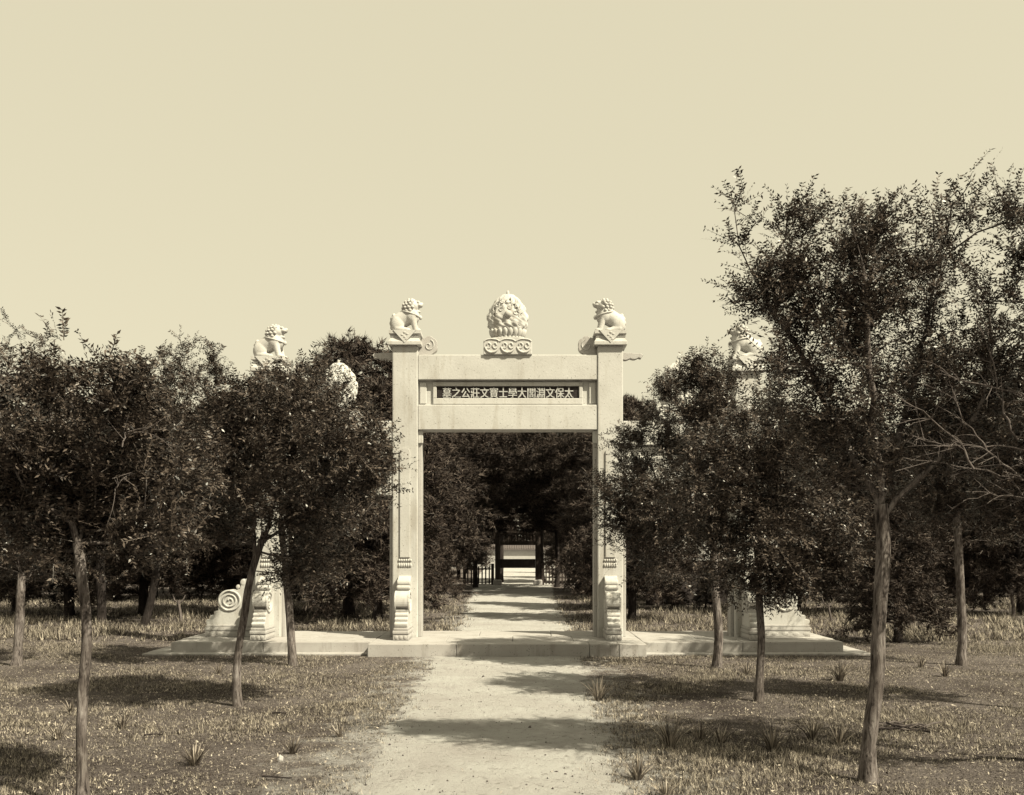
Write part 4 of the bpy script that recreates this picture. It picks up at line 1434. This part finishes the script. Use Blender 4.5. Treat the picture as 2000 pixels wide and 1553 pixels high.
# fallen twigs
for k, (px, pyy, w_, lab) in enumerate(((300, 1440, 34, "fallen twig lying in the grass between the kinked trunk and the round tuft"), (545, 1400, 26, "short fallen twig right of the bowed trunk"),
                                        (540, 1522, 60, "long thin fallen twig at the lower left foreground"), (1420, 1358, 40, "pale fallen twig left of the thin straight tree"))):
    yd = 3705.0 / (pyy - HZ); c = P(px, pyy, yd); kk = yd / FPX
    t = np.linspace(-0.5, 0.5, 7)
    pts = np.stack([c.x + t * w_ * kk, yd + 0.02 * np.sin(t * 3 + k), np.full(7, gz(c.x, yd) + 0.035) + 0.006 * np.cos(t * 4 + k)], -1)
    V, F = sweep(pts, np.linspace(0.012, 0.006, 7), 6)
    tag(mesh_obj("fallen_twig", raw_mesh("fallen_twig", V, F, 4), BARK_DARK if k < 3 else TWIG_BARE, None, True), lab, "twig", "fallen twigs")

# ------------------------------------------------------------------ grass
def grass(name, label, n, y0, y1, hmin, hmax, wid, seed, ypow=1.0, edge=0.16, spread=0.022):
    rng = np.random.default_rng(seed)
    per = 8                                               # blades grow in little clumps
    n = n // per
    y = y0 + (y1 - y0) * rng.random(n * 2) ** ypow
    x = CAMX + (rng.random(n * 2) - 0.5) * (1.09 * y + 2.0)
    l, r = path_edges(y, False)
    inside = np.minimum(x - l, r - x)                     # >0 on the path
    den = np.array([noise.fractal((a * 0.55, b_ * 0.55, 1.7), 0.9, 2.1, 4) for a, b_ in zip(x, y)])
    pat = np.sin(x * 1.3 + 2 * np.sin(y * 0.9)) * np.sin(y * 1.1 + 1.7 * np.sin(x * 0.8 + 1))
    keep = rng.random(n * 2) < np.clip(0.66 + 0.7 * den, 0.36, 1) * np.where(pat < -0.12, 0.75, 1.0)
    keep &= rng.random(n * 2) > np.clip((inside + edge + 0.25 * den) / (2 * edge), 0, 0.997)
    keep &= ~((np.abs(x) < 7.0) & (y > 18.45) & (y < 21.4))
    keep &= ~((np.abs(x) < 2.7) & (y > 18.2) & (y < 21.4))
    x, y, den = x[keep][:n], y[keep][:n], den[keep][:n]
    x = np.repeat(x, per); y = np.repeat(y, per); den = np.repeat(den, per)
    ca = rng.uniform(0, 6.28, len(x)); cr_ = np.abs(rng.normal(size=len(x))) * spread
    x = x + np.cos(ca) * cr_; y = y + np.sin(ca) * cr_
    m = len(x)
    h = rng.uniform(hmin, hmax, m) * (0.55 + 0.95 * np.clip(den + 0.4, 0, 1.3))
    a = ca + rng.normal(size=m) * 0.8
    ln = rng.uniform(0.2, 2.0, m)
    wv = np.stack([np.cos(a + 1.57), np.sin(a + 1.57), np.zeros(m)], -1) * (wid * rng.uniform(0.6, 1.3, m))[:, None]
    b0 = np.stack([x, y, ground_z(x, y) - 0.004], -1)
    tip = b0 + np.stack([np.cos(a) * ln, np.sin(a) * ln, np.ones(m)], -1) * (h / np.sqrt(1 + ln ** 2))[:, None]
    V = np.stack([b0 - wv, b0 + wv, tip], 1).reshape(-1, 3)
    o = mesh_obj(name, raw_mesh(name, V, np.arange(len(V)).reshape(-1, 3), 3), GRASS)
    tag(o, label, "grass", kind="stuff")
    return m


ng = grass("grass", "short dry grass covering the foreground turf", 480000, 6.9, 21.4, 0.02, 0.062, 0.0032, 61, 1.0, 0.38)
ng += grass("grass", "longer rough grass behind the platform", 130000, 21.4, 44.0, 0.08, 0.24, 0.008, 62, 1.2, 0.4, 0.05)
print("grass blades", ng)

# fallen leaves and straw littering the turf
rng = np.random.default_rng(88)
n = 26000
y = 6.9 + 11.5 * rng.random(n)
x = CAMX + (rng.random(n) - 0.5) * (1.09 * y + 2.0)
l, r = path_edges(y, False)
keep = rng.random(n) > np.clip(np.minimum(x - l, r - x) * 3 + 0.6, 0, 0.97)
x, y = x[keep], y[keep]
m = len(x)
a = rng.uniform(0, 6.28, m); ll = rng.uniform(0.006, 0.021, m)
d1 = np.stack([np.cos(a), np.sin(a), rng.normal(size=m) * 0.35], -1) * ll[:, None]
d2 = np.stack([-np.sin(a), np.cos(a), rng.normal(size=m) * 0.35], -1) * (ll * rng.uniform(0.2, 0.5, m))[:, None]
c0 = np.stack([x, y, ground_z(x, y) + rng.uniform(0.012, 0.04, m)], -1)
V = np.stack([c0 - d1, c0 + d2, c0 + d1, c0 - d2], 1).reshape(-1, 3)
lit = mesh_obj("leaf_litter", raw_mesh("leaf_litter", V, np.arange(m * 4).reshape(-1, 4), 4),
               make_leaf("dead_leaf", (0.04, 0.03, 0.026), (0.46, 0.41, 0.35), 0.7, 0.2, 0.0, (0.25, 1.0)))
tag(lit, "dead leaves and bits of straw strewn over the turf", "leaf litter", kind="stuff")

# crumbs of earth and gravel on the path
rng = np.random.default_rng(77)
n = 700
y = 6.8 + 33 * rng.random(n) ** 1.6
l, r = path_edges(y, False)
x = l + (r - l) * rng.beta(0.8, 0.8, n)
ok = ~((y > 18.1) & (y < 21.5))
x, y = x[ok], y[ok]
base = np.array([(1, 0, 0), (-1, 0, 0), (0, 1, 0), (0, -1, 0), (0, 0, 1), (0, 0, -0.4)], float)
tri = np.array([(0, 2, 4), (2, 1, 4), (1, 3, 4), (3, 0, 4), (2, 0, 5), (1, 2, 5), (3, 1, 5), (0, 3, 5)])
sz = rng.uniform(0.004, 0.011, len(x)) * (1 + (rng.random(len(x)) < 0.05) * 1.2)
V = base[None] * sz[:, None, None] * rng.uniform(0.5, 1.3, (len(x), 6, 1))
V += np.stack([x, y, ground_z(x, y) + 0.012], -1)[:, None, :]
F = (tri[None] + (np.arange(len(x)) * 6)[:, None, None]).reshape(-1, 3)
gr = mesh_obj("gravel", raw_mesh("gravel", V.reshape(-1, 3), F, 3), make_plain("gravel_crumb", g(0.08), 0.9, 0.7, 3.0))
tag(gr, "scattered crumbs of earth and gravel on the path", "gravel", kind="stuff")
print("tris", sum(len(m_.loops) - 2 * len(m_.polygons) for m_ in bpy.data.meshes if m_.users))
print("done", len(bpy.data.objects))
